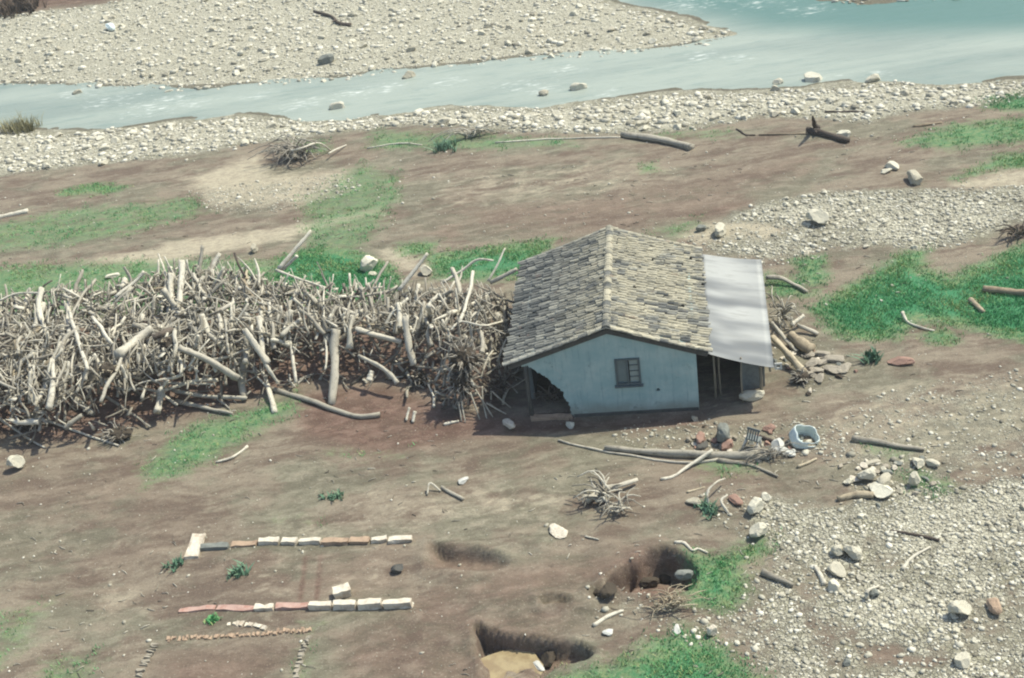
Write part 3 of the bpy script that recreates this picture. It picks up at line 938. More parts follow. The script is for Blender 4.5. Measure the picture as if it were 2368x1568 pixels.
def stones_stuff(name, pts, size, mat, tmean=.5, flat=.5):
    n = len(pts)
    z = ground_z(pts[:, 0], pts[:, 1])
    r = rng.normal(1, .16, (n, len(IV), 1))
    V = IV[None]*r
    sc_ = np.stack([size*rng.uniform(.75, 1.25, n), size*rng.uniform(.6, 1.0, n), size*flat*rng.uniform(.7, 1.3, n)], 1)[:, None, :]
    V = V*sc_
    a = rng.uniform(0, 6.28, n)
    ca_, sa_ = np.cos(a)[:, None], np.sin(a)[:, None]
    x, y = V[..., 0]*ca_-V[..., 1]*sa_, V[..., 0]*sa_+V[..., 1]*ca_
    V = np.stack([x+pts[:, 0, None], y+pts[:, 1, None], V[..., 2]+(z+size*flat*.3)[:, None]], -1)
    Fc = IF[None]+(np.arange(n)*len(IV))[:, None, None]
    tn = np.repeat(np.clip(rng.normal(tmean, .27, n), 0, 1), len(IV))
    o = np_mesh(name, V.reshape(-1, 3), Fc.reshape(-1, 3), mat, np.stack([tn, tn], 1), smooth=False)
    return tag(o, kind='stuff')

zones = [(STONE[0], 12000, .075, 'far gravel bar', 110), (STONE[1], 10500, .075, 'near riverbank gravel', 80), (STONE[2], 11000, .036, 'gravel patch behind the house', 40), (STONE[3], 26000, .026, 'gravel at the lower right', 66)]
allp, alls = [], []
for P, n, s0, nm, nb in zones:
    p = scatter([P], n)
    p = p[in_view(p[:, 0], p[:, 1])]
    p = p[rng.uniform(.15, .95, len(p)) < stone_mask(p[:, 0], p[:, 1])]
    s = s0*np.exp(rng.normal(0, .6, len(p)))
    s = np.clip(s, .014, s0*4)
    order = np.argsort(-s)
    big, rest = order[:nb], order[nb:]
    grp = 'stones on the '+nm
    for i in big:
        q = p[i]
        zz = gz(q[0], q[1])
        o = bpy.data.objects.new('river_stone', rock_bank[random.randrange(8)])
        k = min(float(s[i])*1.05, .3)
        o.location = (q[0], q[1], zz+k*.2)
        o.scale = (k*random.uniform(.9, 1.25), k*random.uniform(.7, 1), k*random.uniform(.5, .8))
        o.rotation_euler = (random.gauss(0, .15), random.gauss(0, .15), random.random()*6)
        C.objects.link(o)
        tag(o, 'larger pale loose stone lying among the cobbles of the '+nm, 'stone', grp)
    allp.append(p[rest]); alls.append(s[rest])
P5 = scatter(PEBB, 5200)
allp.append(P5); alls.append(.026*np.exp(rng.normal(0, .6, len(P5))))
q = scatter([ISLE], 500); allp.append(q); alls.append(.14*np.exp(rng.normal(0, .4, len(q))))
q = rng.uniform((-40, 22), (40, 70), (11000, 2))                 # stray bits over the mud
q = q[in_view(q[:, 0], q[:, 1]) & (sdf(RIVER, q[:, 0], q[:, 1]) < -1)]
lx, ly = house_local(q[:, 0], q[:, 1])
q = q[~((np.abs(lx-1) < 4.6) & (ly > -.2) & (ly < 7.2))]
q = q[fbm(q[:, 0]*.3, q[:, 1]*.3, 55) > .42+.12*rng.uniform(-1, 1, len(q))]
allp.append(q); alls.append(.022*np.exp(rng.normal(0, .6, len(q))))
stones_stuff('river_gravel', np.concatenate(allp[:2]), np.concatenate(alls[:2]), M['stone'], .74)
stones_stuff('gravel', np.concatenate(allp[2:]), np.concatenate(alls[2:]), M['stone'], .56)

# ------------------------------------------------------------------ grass
def blades(name, pts, h0, mat, wid=.02, nb=5, spread=.11, lean=.5, tmean=None):
    n = len(pts)
    z = ground_z(pts[:, 0], pts[:, 1])
    m = n*nb
    base = np.repeat(np.concatenate([pts, z[:, None]-.01], 1), nb, 0)
    base[:, :2] += rng.normal(0, spread, (m, 2))
    az = rng.uniform(0, 6.28, m)
    h = np.repeat(h0 if np.ndim(h0) else np.full(n, h0), nb)*rng.uniform(.5, 1.3, m)
    ln = h*np.abs(rng.normal(0, lean, m))
    d = np.stack([np.cos(az), np.sin(az), np.zeros(m)], 1)
    sd = np.stack([-np.sin(az), np.cos(az), np.zeros(m)], 1)*(wid*rng.uniform(.6, 1.5, m))[:, None]
    mid = base+d*(ln*.35)[:, None]; mid[:, 2] += h*.6
    tip = base+d*ln[:, None]; tip[:, 2] += h
    V = np.stack([base-sd, base+sd, mid+sd*.8, mid-sd*.8, tip], 1).reshape(-1, 3)
    o5 = (np.arange(m)*5)[:, None]
    F1 = np.concatenate([o5+np.array([[0, 1, 2]]), o5+np.array([[0, 2, 3]]), o5+np.array([[3, 2, 4]])], 0)
    cl = fbm(pts[:, 0]*.7, pts[:, 1]*.7, 63)
    tn = np.clip(np.repeat(np.clip((cl-.36)*3.4, 0, 1), nb)*.6+rng.normal(.2, .22, m), 0, 1)
    tn = np.repeat(tn, 5)
    o = np_mesh(name, V, F1, mat, np.stack([tn, tn], 1), smooth=False)
    return o
q = []
for P, a in GRASS:
    lo, hi = np.maximum(P.min(0)-.5, (-42, 20)), np.minimum(P.max(0)+.5, (42, 100))
    ar = np.prod(hi-lo)
    c = rng.uniform(lo, hi, (int(ar*95), 2))
    dns = a**3.2*sstep(-.5, .6, sdf(P, c[:, 0], c[:, 1]))
    dns = dns*sstep(.36, .62, fbm(c[:, 0]*1.1, c[:, 1]*1.1, 67)+.2*a-.05)
    q.append(c[rng.uniform(0, 1, len(c)) < dns*.75])
q = np.concatenate(q)
q = q[in_view(q[:, 0], q[:, 1])]
go = blades('grass', q, (.06+.08*fbm(q[:, 0]*.5, q[:, 1]*.5, 71)), M['grass'], .011, 9)
tag(go, kind='stuff')

# ------------------------------------------------------------------ driftwood
def hp(x, y):
    x, y = np.asarray(x, float), np.asarray(y, float)
    d = sdf(PILE, x, y)+(fbm(x*.9, y*.9, 81)-.5)*.9
    d = d-.45*sstep(-16, -9, x)
    top = 2.05+.55*(fbm(x*.35, y*.35, 83)-.5)+.5*(fbm(x*1.1, y*1.1, 85)-.5)
    return np.where(d > 0, top*np.clip(d/.8, 0, 1)**.55, 0)

def pile_pt(c, x, y, lift=0.0, fwd=.3):
    d = ray(c, x, y)
    t0, t1 = (3.2-CAMH)/d[2], (0-CAMH)/d[2]
    ts = np.linspace(t0, t1, 160)
    P = CP[None]+d[None]*ts[:, None]
    h = hp(P[:, 0], P[:, 1])+lift
    k = np.argmax(P[:, 2] <= h) if (P[:, 2] <= h).any() else len(ts)-1
    p = P[k].copy()
    p = p+(CP-p)/np.linalg.norm(CP-p)*fwd
    p[2] = max(p[2], gz(p[0], p[1])+lift)
    return p

def spline(pts, n):
    pts = [Vector(p) for p in pts]
    if len(pts) == 2: pts = [pts[0], pts[0].lerp(pts[1], .5), pts[1]]
    P = [pts[0]*2-pts[1]]+pts+[pts[-1]*2-pts[-2]]
    out = []
    segs = len(pts)-1
    for i in range(n):
        t = i/(n-1)*segs
        k = min(int(t), segs-1)
        u = t-k
        a, b, c, d = P[k:k+4]
        out.append(.5*((2*b)+(c-a)*u+(2*a-5*b+4*c-d)*u*u+(3*b-a-3*c+d)*u**3))
    return out

def wobble(pts, a):
    o = Vector((random.random()*50, random.random()*50, 0))
    return [p+Vector((mnoise.noise(p*1.4+o), mnoise.noise(p*1.4+o*2), mnoise.noise(p*1.4+o*3)*.6))*a for p in pts]

def limb(mb, pts, r0, r1, tone=.7, n=8, seg=10, wob=.05, forks=0):
    p = wobble(spline(pts, seg), wob)
    r = [r0+(r1-r0)*i/(seg-1)*1.0 for i in range(seg)]
    r = [x*(1+.14*random.uniform(-1, 1)) for x in r]
    mb.tube(p, r, n, tone)
    for _ in range(forks):
        k = random.randrange(2, seg-2)
        d = (p[k+1]-p[k]).normalized()
        side = Vector((random.gauss(0, 1), random.gauss(0, 1), abs(random.gauss(.3, .6)))).normalized()
        L = (p[-1]-p[0]).length*random.uniform(.12, .3)
        e = p[k]+(d*.7+side*.7)*L
        mb.tube(wobble(spline([p[k], p[k].lerp(e, .5)+side*L*.06, e], 6), wob*.5), [r[k]*.6*(1-i*.14) for i in range(6)], 5, tone)

def log(name, label, pts, r0, r1, mat='wood', cat='driftwood', tone=.75, forks=0, group=None, wob=.05, n=9):
    mb = MB()
    limb(mb, pts, r0, r1, tone, n, 12, wob, forks)
    base = Vector(pts[0])
    o = mb.build(name, M[mat], loc=tuple(base))
    return tag(o, label, cat, group)

def P_(c, *xy):    # chain on the surface of the pile; (x,y) or (x,y,z)
    return [tuple(pile_pt(c, q[0], q[1], .06)) if len(q) == 2 else tuple(at(c, *q)) for q in xy]

def G_(c, r, *xy):  # chain lying on the ground
    return [tuple(on(c, q[0], q[1], r*.8+(q[2] if len(q) > 2 else 0))) for q in xy]

D = 'driftwood_log'; B = 'driftwood_branch'
log(D, 'thick pale sawn log lying slantwise across the middle of the left pile', P_('c2', (1060, 630), (945, 720), (825, 815)), .15, .19)
log(D, 'short dark log end continuing uphill from the thick pale sawn log', P_('c2', (1200, 640), (1130, 670), (1060, 700)), .12, .14, 'darkwood')
log(D, 'fat waisted grey trunk standing upright at the front of the pile above the green strip', [at('c2', 1735, 690, 1.75), at('c2', 1715, 830, 1.15), at('c2', 1690, 960, .6), at('c2', 1700, 1135, -.05)], .2, .13, tone=.55)
log(D, 'tall pale trunk leaning upright alone before the dark middle of the pile', [at('c3', 570, 770, 1.75), at('c3', 556, 900, 1.2), at('c3', 560, 1050, .75), at('c3', 540, 1275, -.05)], .17, .15, tone=.6)
log(D, 'long bowed log lying on the mud at the foot of the leaning trunk', G_('c3', .09, (120, 1160), (320, 1215), (560, 1300), (700, 1345), (860, 1335)), .08, .1, tone=.45)
log(D, 'straight grey log sloping down to the mud at the left of the pile', [at('c2', 300, 930, .9), at('c2', 470, 1080, .5), at('c2', 650, 1230, .12)], .11, .1, tone=.55)
log(D, 'long grey log sloping down right behind the waisted trunk', P_('c2', (1240, 765), (1440, 850), (1660, 975)), .11, .12, tone=.6)
log(B, 'straight thin pole standing upright left of the waisted trunk', [at('c2', 1612, 470, 2.2), at('c2', 1612, 700, 1.5), at('c2', 1608, 930, .7)], .05, .06, tone=.9, wob=.02)
log(D, 'stout pale stub standing highest on the crest of the left pile', [at('c2', 1265, 165, 2.9), at('c2', 1262, 300, 2.4), at('c2', 1250, 480, 1.8)], .11, .13, tone=1)
log(D, 'broad pale plank end standing beside the stout stub on the crest', [at('c2', 1195, 250, 2.6), at('c2', 1190, 380, 2.1), at('c2', 1230, 560, 1.6)], .13, .07, tone=.95)
log(D, 'pale upright stub at the top left of the pile', [at('c2', 290, 350, 2.6), at('c2', 275, 500, 2.1), at('c2', 330, 700, 1.6)], .13, .09, tone=.95)
log(B, 'thin bent branch lying along the crest at the left picture edge', [at('c2', 0, 440, 2.1), at('c2', 120, 390, 2.2), at('c2', 290, 385, 2.2)], .05, .035, tone=.95)
log(B, 'slanted pale branch pointing up right from the left crest', [at('c2', 1005, 238, 2.7), at('c2', 950, 300, 2.45), at('c2', 800, 420, 2.1)], .07, .07, tone=1)
log(B, 'thin dark stick poking up from the crest', [at('c2', 1632, 105, 2.9), at('c2', 1655, 180, 2.6), at('c2', 1710, 270, 2.2)], .045, .05, 'darkwood', tone=.2)
log(B, 'short curved pale horn of wood rising from the crest right of the dark stick', [at('c2', 1775, 150, 2.85), at('c2', 1800, 220, 2.55), at('c2', 1805, 330, 2.1)], .03, .07, tone=1)
log(D, 'long bleached pole pointing up right above the pile towards the grass', [at('c3', 405, 118, 3.3), at('c3', 300, 240, 2.8), at('c3', 190, 375, 2.2)], .06, .1, tone=1, wob=.03)
log(B, 'shorter bleached stub leaning against the long upward pole', [at('c3', 310, 285, 2.7), at('c3', 215, 380, 2.1)], .07, .06, tone=1)
log(B, 'slim pole sloping down right from the foot of the long upward pole', [at('c3', 170, 378, 2.35), at('c3', 330, 440, 2.2), at('c3', 510, 500, 1.95)], .05, .045, tone=.9, wob=.02)
log(D, 'bleached pole rising up right from the centre of the pile', [at('c3', 1172, 268, 3.1), at('c3', 1090, 380, 2.6), at('c3', 985, 515, 2.0)], .06, .085, tone=1, wob=.02)
log(B, 'crooked pale branch reaching right above the crest near the house', [at('c3', 1605, 318, 2.6), at('c3', 1500, 312, 2.6), at('c3', 1400, 385, 2.3), at('c3', 1260, 470, 2.0)], .035, .065, tone=1)
log(B, 'thin pale forked twig standing up left of the roof corner', [at('c3', 1685, 238, 2.9), at('c3', 1640, 340, 2.5), at('c3', 1570, 455, 2.0)], .03, .045, tone=1, forks=1)
log(D, 'grey log leaning onto the left roof corner', [at('c3', 1760, 372, 2.5), at('c3', 1590, 462, 2.0)], .08, .08, tone=.6)
log(B, 'thin bent pale branch crossing to the left eave of the house', P_('c3', (1330, 775), (1390, 722), (1540, 748), (1700, 712)), .04, .035, tone=1)
log(D, 'thick pale trunk bending downward left of the brown root clump', P_('c3', (1025, 680), (1045, 880), (1085, 1010)), .12, .13, tone=.8)
log(D, 'straight pale branch standing among the tangle near the house', [at('c3', 1478, 385, 2.6), at('c3', 1440, 560, 2.2), at('c3', 1385, 725, 2.0)], .07, .06, tone=1)
log(D, 'level grey log sticking out right of the leaning trunk', P_('c3', (690, 770), (850, 815), (1000, 858)), .09, .1, tone=.75)
log(D, 'short log with a bright round end hanging over the dark hollow', [at('c3', 715, 945, 1.1), at('c3', 900, 1045, .85), at('c3', 975, 1130, .5)], .07, .09, tone=.7, forks=1)
log(D, 'forked pale root hanging down left of the leaning trunk', [at('c3', 245, 740, 1.8), at('c3', 275, 900, 1.2), at('c3', 300, 1125, .45)], .07, .06, tone=.95, forks=3)
log(B, 'thin upright stick standing just above the leaning trunk', [at('c3', 492, 490, 2.1), at('c3', 487, 640, 1.8), at('c3', 490, 790, 1.5)], .035, .03, tone=.95)
log(B, 'short pale stick hanging beside the leaning trunk', [at('c3', 495, 800, 1.5), at('c3', 512, 930, 1.1), at('c3', 492, 1040, .75)], .045, .04, tone=1)
log(D, 'crooked branch dropping to the mud right of the waisted trunk', P_('c3', (55, 690), (100, 985), (195, 1130)), .1, .05, tone=.85)
log(D, 'curved pale branch hanging over the low logs at the left', [at('c2', 885, 820, 1.2), at('c2', 850, 950, .8), at('c2', 818, 1110, .35)], .075, .06, tone=.9)
log(B, 'sinuous pale branch near the ground right of the hanging curved branch', [at('c2', 885, 1045, .45), at('c2', 1080, 1070, .4), at('c2', 1235, 1165, .2)], .055, .05, tone=.9)
log(B, 'thin level branch lying over the low logs', [at('c2', 910, 970, .75), at('c2', 1130, 1010, .65), at('c2', 1500, 1022, .55)], .04, .045, tone=.85)
log(D, 'pale branch with a blunt end pointing right over the dark hollow', [at('c2', 1090, 1080, .5), at('c2', 1350, 1000, .65), at('c2', 1515, 992, .6)], .06, .07, tone=1, forks=1)
log(D, 'long grey log lying level on the ground before the waisted trunk', [at('c2', 1200, 1065, .3), at('c2', 1430, 1105, .22), at('c2', 1720, 1120, .15)], .07, .08, tone=.7)
log(D, 'weathered log half sunk in mud below the long level log', [at('c2', 1230, 1140, .12), at('c2', 1430, 1190, .1), at('c2', 1620, 1225, .05)], .08, .06, tone=.55)
log(B, 'long thin branch trailing across the mud at the lower left of the pile', G_('c2', .06, (-40, 1110, .4), (200, 1225, .25), (500, 1340), (830, 1450)), .05, .035, tone=.85)
log(B, 'lowest long curved branch at the left picture edge', G_('c2', .05, (-40, 1230, .3), (120, 1350, .1), (310, 1465)), .055, .03, tone=.8)
log(D, 'bluish grey pole lying on the slope above the lower root clump', [at('c2', 690, 1070, .55), at('c2', 860, 1190, .3), at('c2', 1045, 1315, .08)], .06, .04, tone=.4)
log(B, 'short bleached branch sloping right in the left dark hollow', [at('c2', 175, 965, .95), at('c2', 270, 1030, .7), at('c2', 350, 1115, .45)], .06, .045, tone=1)
log(D, 'long branch slanting down right across the left face of the pile', P_('c2', (480, 515), (540, 700), (610, 920)), .07, .065, tone=.9)
log(D, 'bright leaning branch above the thick sawn log', P_('c2', (640, 555), (710, 640), (785, 745)), .075, .07, tone=1)
log(D, 'stout log dropping from the crest right of the waisted trunk', P_('c2', (1700, 640), (1780, 740), (1860, 880)), .12, .13, tone=.8)
log(D, 'short pale log stub hanging in the shade under the pile', [at('c3', 805, 1045, .75), at('c3', 785, 1110, .5)], .1, .11, tone=1)
log(B, 'left of two short white stakes in the mud before the pile', [at('c3', 1055, 1290, .3), at('c3', 1030, 1375, .0)], .045, .04, tone=1)
log(B, 'right of two short white stakes in the mud before the pile', [at('c3', 1085, 1315, .25), at('c3', 1072, 1385, .0)], .06, .05, tone=1)
log(B, 'bleached stick lying flat below the brown root clump', G_('c3', .04, (1280, 1400), (1380, 1378)), .05, .04, tone=1)

def brush(name, label, centre, nbr, length, r, mat='brush', cat='brush', spread=(1, 1, .5), trunk=None, up=.25, parts=True):
    o = empty(name, tuple(centre))
    tag(o, label, cat)
    if trunk:
        mb = MB()
        limb(mb, [Vector(p)-Vector(centre) for p in trunk], r*2.4, r*1.6, .75, 8, 10, .05, 1)
        mb.build('trunk', M[mat], o)
    mb = MB()
    for _ in range(nbr):
        a = random.random()*6.283
        d = Vector((math.cos(a)*spread[0], math.sin(a)*spread[1], random.uniform(0, 1)*spread[2]))
        L = length*random.uniform(.4, 1.15)
        s = Vector((random.gauss(0, .15)*length*spread[0], random.gauss(0, .15)*length*spread[1], random.uniform(.02, up)))
        e = s+d*L
        m = (s+e)/2+Vector((random.gauss(0, .1), random.gauss(0, .1), .18*L+random.gauss(0, .05)))
        e.z = max(.02, e.z*.8)
        limb(mb, [s, m, e], r*random.uniform(.6, 1.2), r*.4, random.uniform(.2, 1), 5, 7, .08, 1 if random.random() < .5 else 0)
    mb.build('branches', M[mat], o)
    return o

def root_clump(name, label, c, n, L, soil=(.4, .4, .4), mat='brush'):
    o = empty(name, tuple(c))
    tag(o, label, 'root clump')
    me = rock_mesh(random.randrange(99), 3, .2)
    for v in me.vertices: v.co = Vector((v.co.x*soil[0], v.co.y*soil[1], v.co.z*soil[2]))*(1+.35*mnoise.noise(v.co*3))
    finish(me, M['soil'], None, None, False)
    so = bpy.data.objects.new('soil_ball', me); C.objects.link(so); so.parent = o
    mb = MB()
    for _ in range(n):
        d = Vector((random.gauss(0, 1), random.gauss(-.3, 1), random.gauss(0, .9))).normalized()
        s = Vector((d.x*soil[0], d.y*soil[1], d.z*soil[2]))*.7
        e = s+d*L*random.uniform(.4, 1)+Vector((0, 0, -.1*L))
        limb(mb, [s, (s+e)/2+Vector((random.gauss(0, .06), random.gauss(0, .06), .05)), e], random.uniform(.015, .035), .01, random.random(), 5, 6, .08)
    mb.build('roots', M[mat], o)
    return o
root_clump('root_clump', 'big dark brown root clump hanging at the house end of the pile', pile_pt('c3', 1410, 960), 90, .6, (.5, .5, .45))
root_clump('root_clump', 'lower brown root clump with straw-coloured roots reaching the mud', pile_pt('c3', 1400, 1130), 80, .6, (.42, .4, .45))
root_clump('root_clump', 'small root clump in the shade left of the brown roots', pile_pt('c3', 1120, 1090), 30, .35, (.3, .3, .25))
root_clump('root_clump', 'earthy root clump on the mud at the lower left of the pile', on('c2', 830, 1370, .2), 45, .5, (.45, .35, .22))
root_clump('root_clump', 'low earthy root clump at the far left foot of the pile', on('c2', 200, 1290, .2), 40, .5, (.5, .35, .25))
root_clump('root_clump', 'round stump with roots under the thick sawn log', pile_pt('c2', 750, 925), 25, .3, (.28, .28, .26), 'tan')
root_clump('root_clump', 'round stump in the shadow right of the thick sawn log', pile_pt('c2', 1165, 745), 22, .3, (.32, .28, .26), 'tan')
for k_, (x0_, y0_, z0_, x1_, y1_, z1_) in enumerate(((1490, 1170, .9, 1610, 1350, .02), (1530, 1150, .9, 1560, 1360, .02), (1450, 1190, .9, 1520, 1370, .02), (1400, 1240, .6, 1420, 1385, .02), (1375, 1250, .6, 1395, 1380, .02), (1560, 1260, .5, 1690, 1330, .02), (1600, 1180, .8, 1720, 1290, .05))):
    log(B, 'thin grey stick slanting to the mud in the shade between the pile and the house', [at('c3', x0_, y0_, z0_), at('c3', x1_, y1_, z1_)], .03, .02, tone=.6, group='thin sticks in the shade by the house')
brush('branch_heap', 'added dark heap of broken sticks deepening the shade at the torn house corner', on('c3', 1650, 1215, .05), 46, .85, .03, 'darkwood', 'branch heap', (.8, .9, .7), up=.6)  # heap added in dark wood to deepen the shade of this corner
brush('branch_heap', 'added dark jumble of sticks darkening the torn hole of the house wall', (HX-2.0*hc, HY-2.0*hs+.9, 0), 30, .7, .03, 'darkwood', 'branch heap', (.8, .6, .5), up=.3)  # sticks added in dark wood so the hole looks nearly black
boulder('stump', 'cream split stump wedged between the pile and the eave', 'c3', 1555, 960, (.8, .6), .8, 'stump', 'board', sink=-1.5)

# the rest of the tangle
lo, hi = PILE.min(0), PILE.max(0)
def rand_stick(deep, thick):
    while True:
        x, y = random.uniform(max(lo[0], -24), hi[0]), random.uniform(lo[1], hi[1])
        d = float(sdf(PILE, np.array([x]), np.array([y]))[0])
        if d > .05: break
    h = float(hp(x, y))
    lx, ly = house_local(x, y)
    if lx > -3.15 and -1 < ly < 7.5: return None
    holl = float(sstep(.27, .40, fbm(np.array(x*.42+3), np.array(y*.25), 91)))
    zlo = h*.76*holl*max(0., min(1., (2.6-d)/1.0))
    z = h*random.uniform(.15, .95) if deep else h*random.uniform(.78, 1.04)
    z = max(z, zlo+.15)
    if d < .5 and random.random() < .5: return None
    fld = float(fbm(np.array(x*.5), np.array(y*.5), 111))
    az = fld*14+random.gauss(0, .7)
    el = random.choice((random.gauss(0, .25), random.gauss(.3, .3), random.gauss(.7, .3), random.gauss(.95, .3)))
    if random.random() < .35: az = random.gauss(math.pi/2, .9)
    if random.random() < .3: az = random.uniform(0, 6.28)
    if False:         # along the front face
        az = random.gauss(-math.pi/2, .6); el = -abs(random.gauss(.9, .3))
    face = not deep and d < 2.4 and random.random() < (.62 if thick else .4)
    if face:
        az = random.gauss(-math.pi/2, .45)
        el = -abs(random.gauss(.8, .3))
    L = min(3.4, max(.45, random.lognormvariate(0, .42)*(1.75 if thick else 1.0)))
    dv = Vector((math.cos(el)*math.cos(az), math.cos(el)*math.sin(az), math.sin(el)))
    c0 = Vector((x, y, max(.08, z-.1)))
    a, b = c0-dv*L/2, c0+dv*L/2
    if a.z > b.z: a, b = b, a
    if a.z < zlo and random.random() < (.6 if face and thick else .93):
        a = b.lerp(a, max(.1, (b.z-zlo)/(b.z-a.z+1e-6)))
        L = (b-a).length
    a.z, b.z = max(.03, a.z), max(.03, b.z)
    cap = h+random.choice((.05, .1, .2, .5))
    if b.z > cap: b.z = cap+random.uniform(0, .2)
    if a.z > cap: a.z = cap
    m = (a+b)/2+Vector((random.gauss(0, .045), random.gauss(0, .045), random.gauss(0, .04)))*L
    return [a, m, b], L
cnt = 0
while cnt < 225:
    r_ = rand_stick(False, True)
    if not r_: continue
    mb = MB()
    r0 = random.choice((random.uniform(.05, .085), random.uniform(.07, .14)))
    limb(mb, r_[0], r0, r0*random.uniform(.4, .9), random.uniform(.3, 1), 7, 10, .10, random.choice((0, 0, 0, 1, 2)))
    o = mb.build(B, M['tan' if random.random() < .06 else 'wood'], loc=tuple(r_[0][0]))
    tag(o, 'medium bleached branch lost in the tangle of the long driftwood pile', 'driftwood', 'tangled branches of the driftwood pile')
    cnt += 1
mb = MB()
for i in range(4200):
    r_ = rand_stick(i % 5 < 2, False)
    if not r_: continue
    r0 = random.choice((random.uniform(.015, .035), random.uniform(.03, .07)))
    limb(mb, r_[0], r0, r0*random.uniform(.3, .8), random.uniform(0, .4) if i % 5 < 2 else random.uniform(.2, 1), 5, 6, .06, 0)  # deep sticks coloured darker so gaps in the pile look shaded
for i in range(900):
    r_ = rand_stick(False, False)
    if not r_: continue
    c0 = r_[0][1]
    mb.box((c0.x, c0.y, c0.z+.05), (random.uniform(.12, .45), random.uniform(.05, .16), random.uniform(.02, .06)), Matrix.Rotation(random.random()*6.3, 3, 'Z') @ Matrix.Rotation(random.gauss(0, .6), 3, 'Y') @ Matrix.Rotation(random.gauss(0, .6), 3, 'X'), (random.uniform(.1, 1), .5), .015)
tag(mb.build('driftwood_tangle', M['wood']), kind='stuff')

mb = MB()
k = 0
while k < 750:
    x, y = random.uniform(-24, 20), random.uniform(22, 56)
    if float(fbm(np.array(x*.3), np.array(y*.3), 121)) < .5: continue
    lx, ly = house_local(x, y)
    if abs(lx-1) < 4.6 and -.3 < ly < 7.2: continue
    z = gz(x, y)
    a, L = random.gauss(0, .9), random.uniform(.08, .3)
    dv = Vector((math.cos(a), math.sin(a), 0))*L
    c0 = Vector((x, y, z+.012))
    mb.tube([c0-dv*.5, c0+Vector((random.gauss(0, .03), random.gauss(0, .03), .02)), c0+dv*.5], [random.uniform(.008, .018)]*3, 4, random.uniform(0, 1))
    k += 1
tag(mb.build('twig_litter', M['wood']), kind='stuff')

# ------------------------------------------------------------------ logs and branches elsewhere
log(D, 'long dark straight log lying by the gravel beyond the house', G_('f', .16, (1437, 310), (1520, 322), (1600, 340)), .14, .19, 'wood', tone=.5, wob=.03)
log(B, 'long thin pale stick leading left from the long dark log', G_('f', .04, (1145, 330), (1305, 320), (1435, 317)), .04, .05, tone=.95)
log(B, 'pair of thin pale sticks on the grass left of the branch heap', G_('f', .04, (848, 343), (915, 332), (975, 334)), .045, .03, tone=.95, forks=1)
log(D, 'dark broken trunk with an upright snag on the upper right mud', G_('b3', .16, (1000, 820), (1110, 850), (1260, 888)), .17, .13, 'darkwood', tone=.3, forks=2)
log(D, 'dark snag standing upright at the end of the broken trunk', [on('b3', 1060, 815, 0), at('b3', 1040, 780, .6), at('b3', 1030, 738, 1.3)], .16, .05, 'darkwood', tone=.2)
log(B, 'thin brown stick lying left of the broken trunk', G_('b3', .04, (690, 853), (850, 850), (1000, 845)), .04, .06, 'tan', tone=.2)
log(B, 'small dark crooked twig left of the thin brown stick', G_('b3', .05, (550, 815), (600, 850), (665, 855)), .05, .03, 'darkwood', tone=.4, forks=2)
log(B, 'reddish stick among rubble at the top right grass', G_('b3', .05, (1665, 800), (1750, 790), (1850, 775)), .06, .05, 'tan', tone=.1)
log(B, 'dark stick lying on the near gravel above the broken trunk', G_('b3', .05, (1105, 708), (1250, 707), (1410, 708)), .05, .04, 'darkwood', tone=.3)
log(D, 'dark curved log lying on the far gravel bar', G_('b1', .12, (2125, 75), (2240, 110), (2290, 155), (2375, 170)), .1, .14, 'darkwood', tone=.4, forks=1)
log('plank', 'white weathered plank at the left edge on thin grass', G_('b1', .07, (-40, 1480), (80, 1450), (190, 1428)), .13, .12, tone=1, cat='plank', wob=.01)
log(D, 'bent grey log lying on grass right of the metal lean-to roof', G_('b4', .1, (735, 490, .2), (840, 498, .15), (920, 540), (990, 578)), .09, .07, tone=.55)
log(B, 'thin curved pale branch at the lower edge of the big grass patch', G_('b4', .05, (1598, 710, .2), (1630, 770), (1700, 805), (1800, 828)), .06, .03, tone=.9)
log(D, 'brown log lying in the big grass patch at the right edge', G_('b4', .14, (2115, 560), (2240, 578), (2420, 590)), .13, .12, 'tan', tone=.2)
log(D, 'short brown log in the big grass patch below the brown log', G_('b4', .1, (2025, 630), (2070, 665), (2115, 705)), .09, .08, 'tan', tone=.5)
log(D, 'thick tan pole leaning down from the lean-to into the rubble', [on('b4', 775, 865, .7), on('b4', 870, 970, .45), on('b4', 985, 1100, .12)], .11, .14, 'tan', tone=.9)
log(D, 'stout round log lying beside the tan pole', G_('b4', .2, (885, 855, .25), (950, 905, .1), (1030, 950)), .18, .2, 'tan', tone=.45)
log(D, 'thin log crossing under the tan pole', [on('b4', 770, 780, .6), on('b4', 850, 870, .35), on('b4', 930, 960, .1)], .07, .07, tone=.7)
log(B, 'pale branch pointing up right from the heap beside the lean-to', [on('b4', 895, 795, .25), on('b4', 975, 735, .4)], .08, .07, tone=1)
log(D, 'short log end sticking out right of the heap beside the lean-to', G_('b4', .08, (930, 785, .25), (1000, 820, .1), (1060, 852)), .07, .08, tone=.7)
log(B, 'thin pale upright stick in the heap beside the lean-to', [on('b4', 890, 805, .1), on('b4', 900, 740, .6)], .04, .03, tone=1)
brush('branch_heap', 'tangled heap of sticks and roots at the right wall of the lean-to', on('b4', 830, 770, .1), 34, 1.0, .035, 'wood', 'branch heap', (.6, 1.1, .6), up=.5)
root_clump('root_clump', 'dark root clump at the foot of the thick tan pole', on('b4', 960, 1125, .15), 30, .35, (.3, .25, .18))
log(D, 'long grey log lying on the mud before the house', G_('c4', .11, (-290, 460), (0, 485), (350, 505), (740, 505)), .09, .14, tone=.5, wob=.04)
log(B, 'thin root lying under the long grey log before the house', G_('c4', .04, (-580, 415), (-300, 480), (200, 555), (440, 535)), .035, .05, tone=.7)
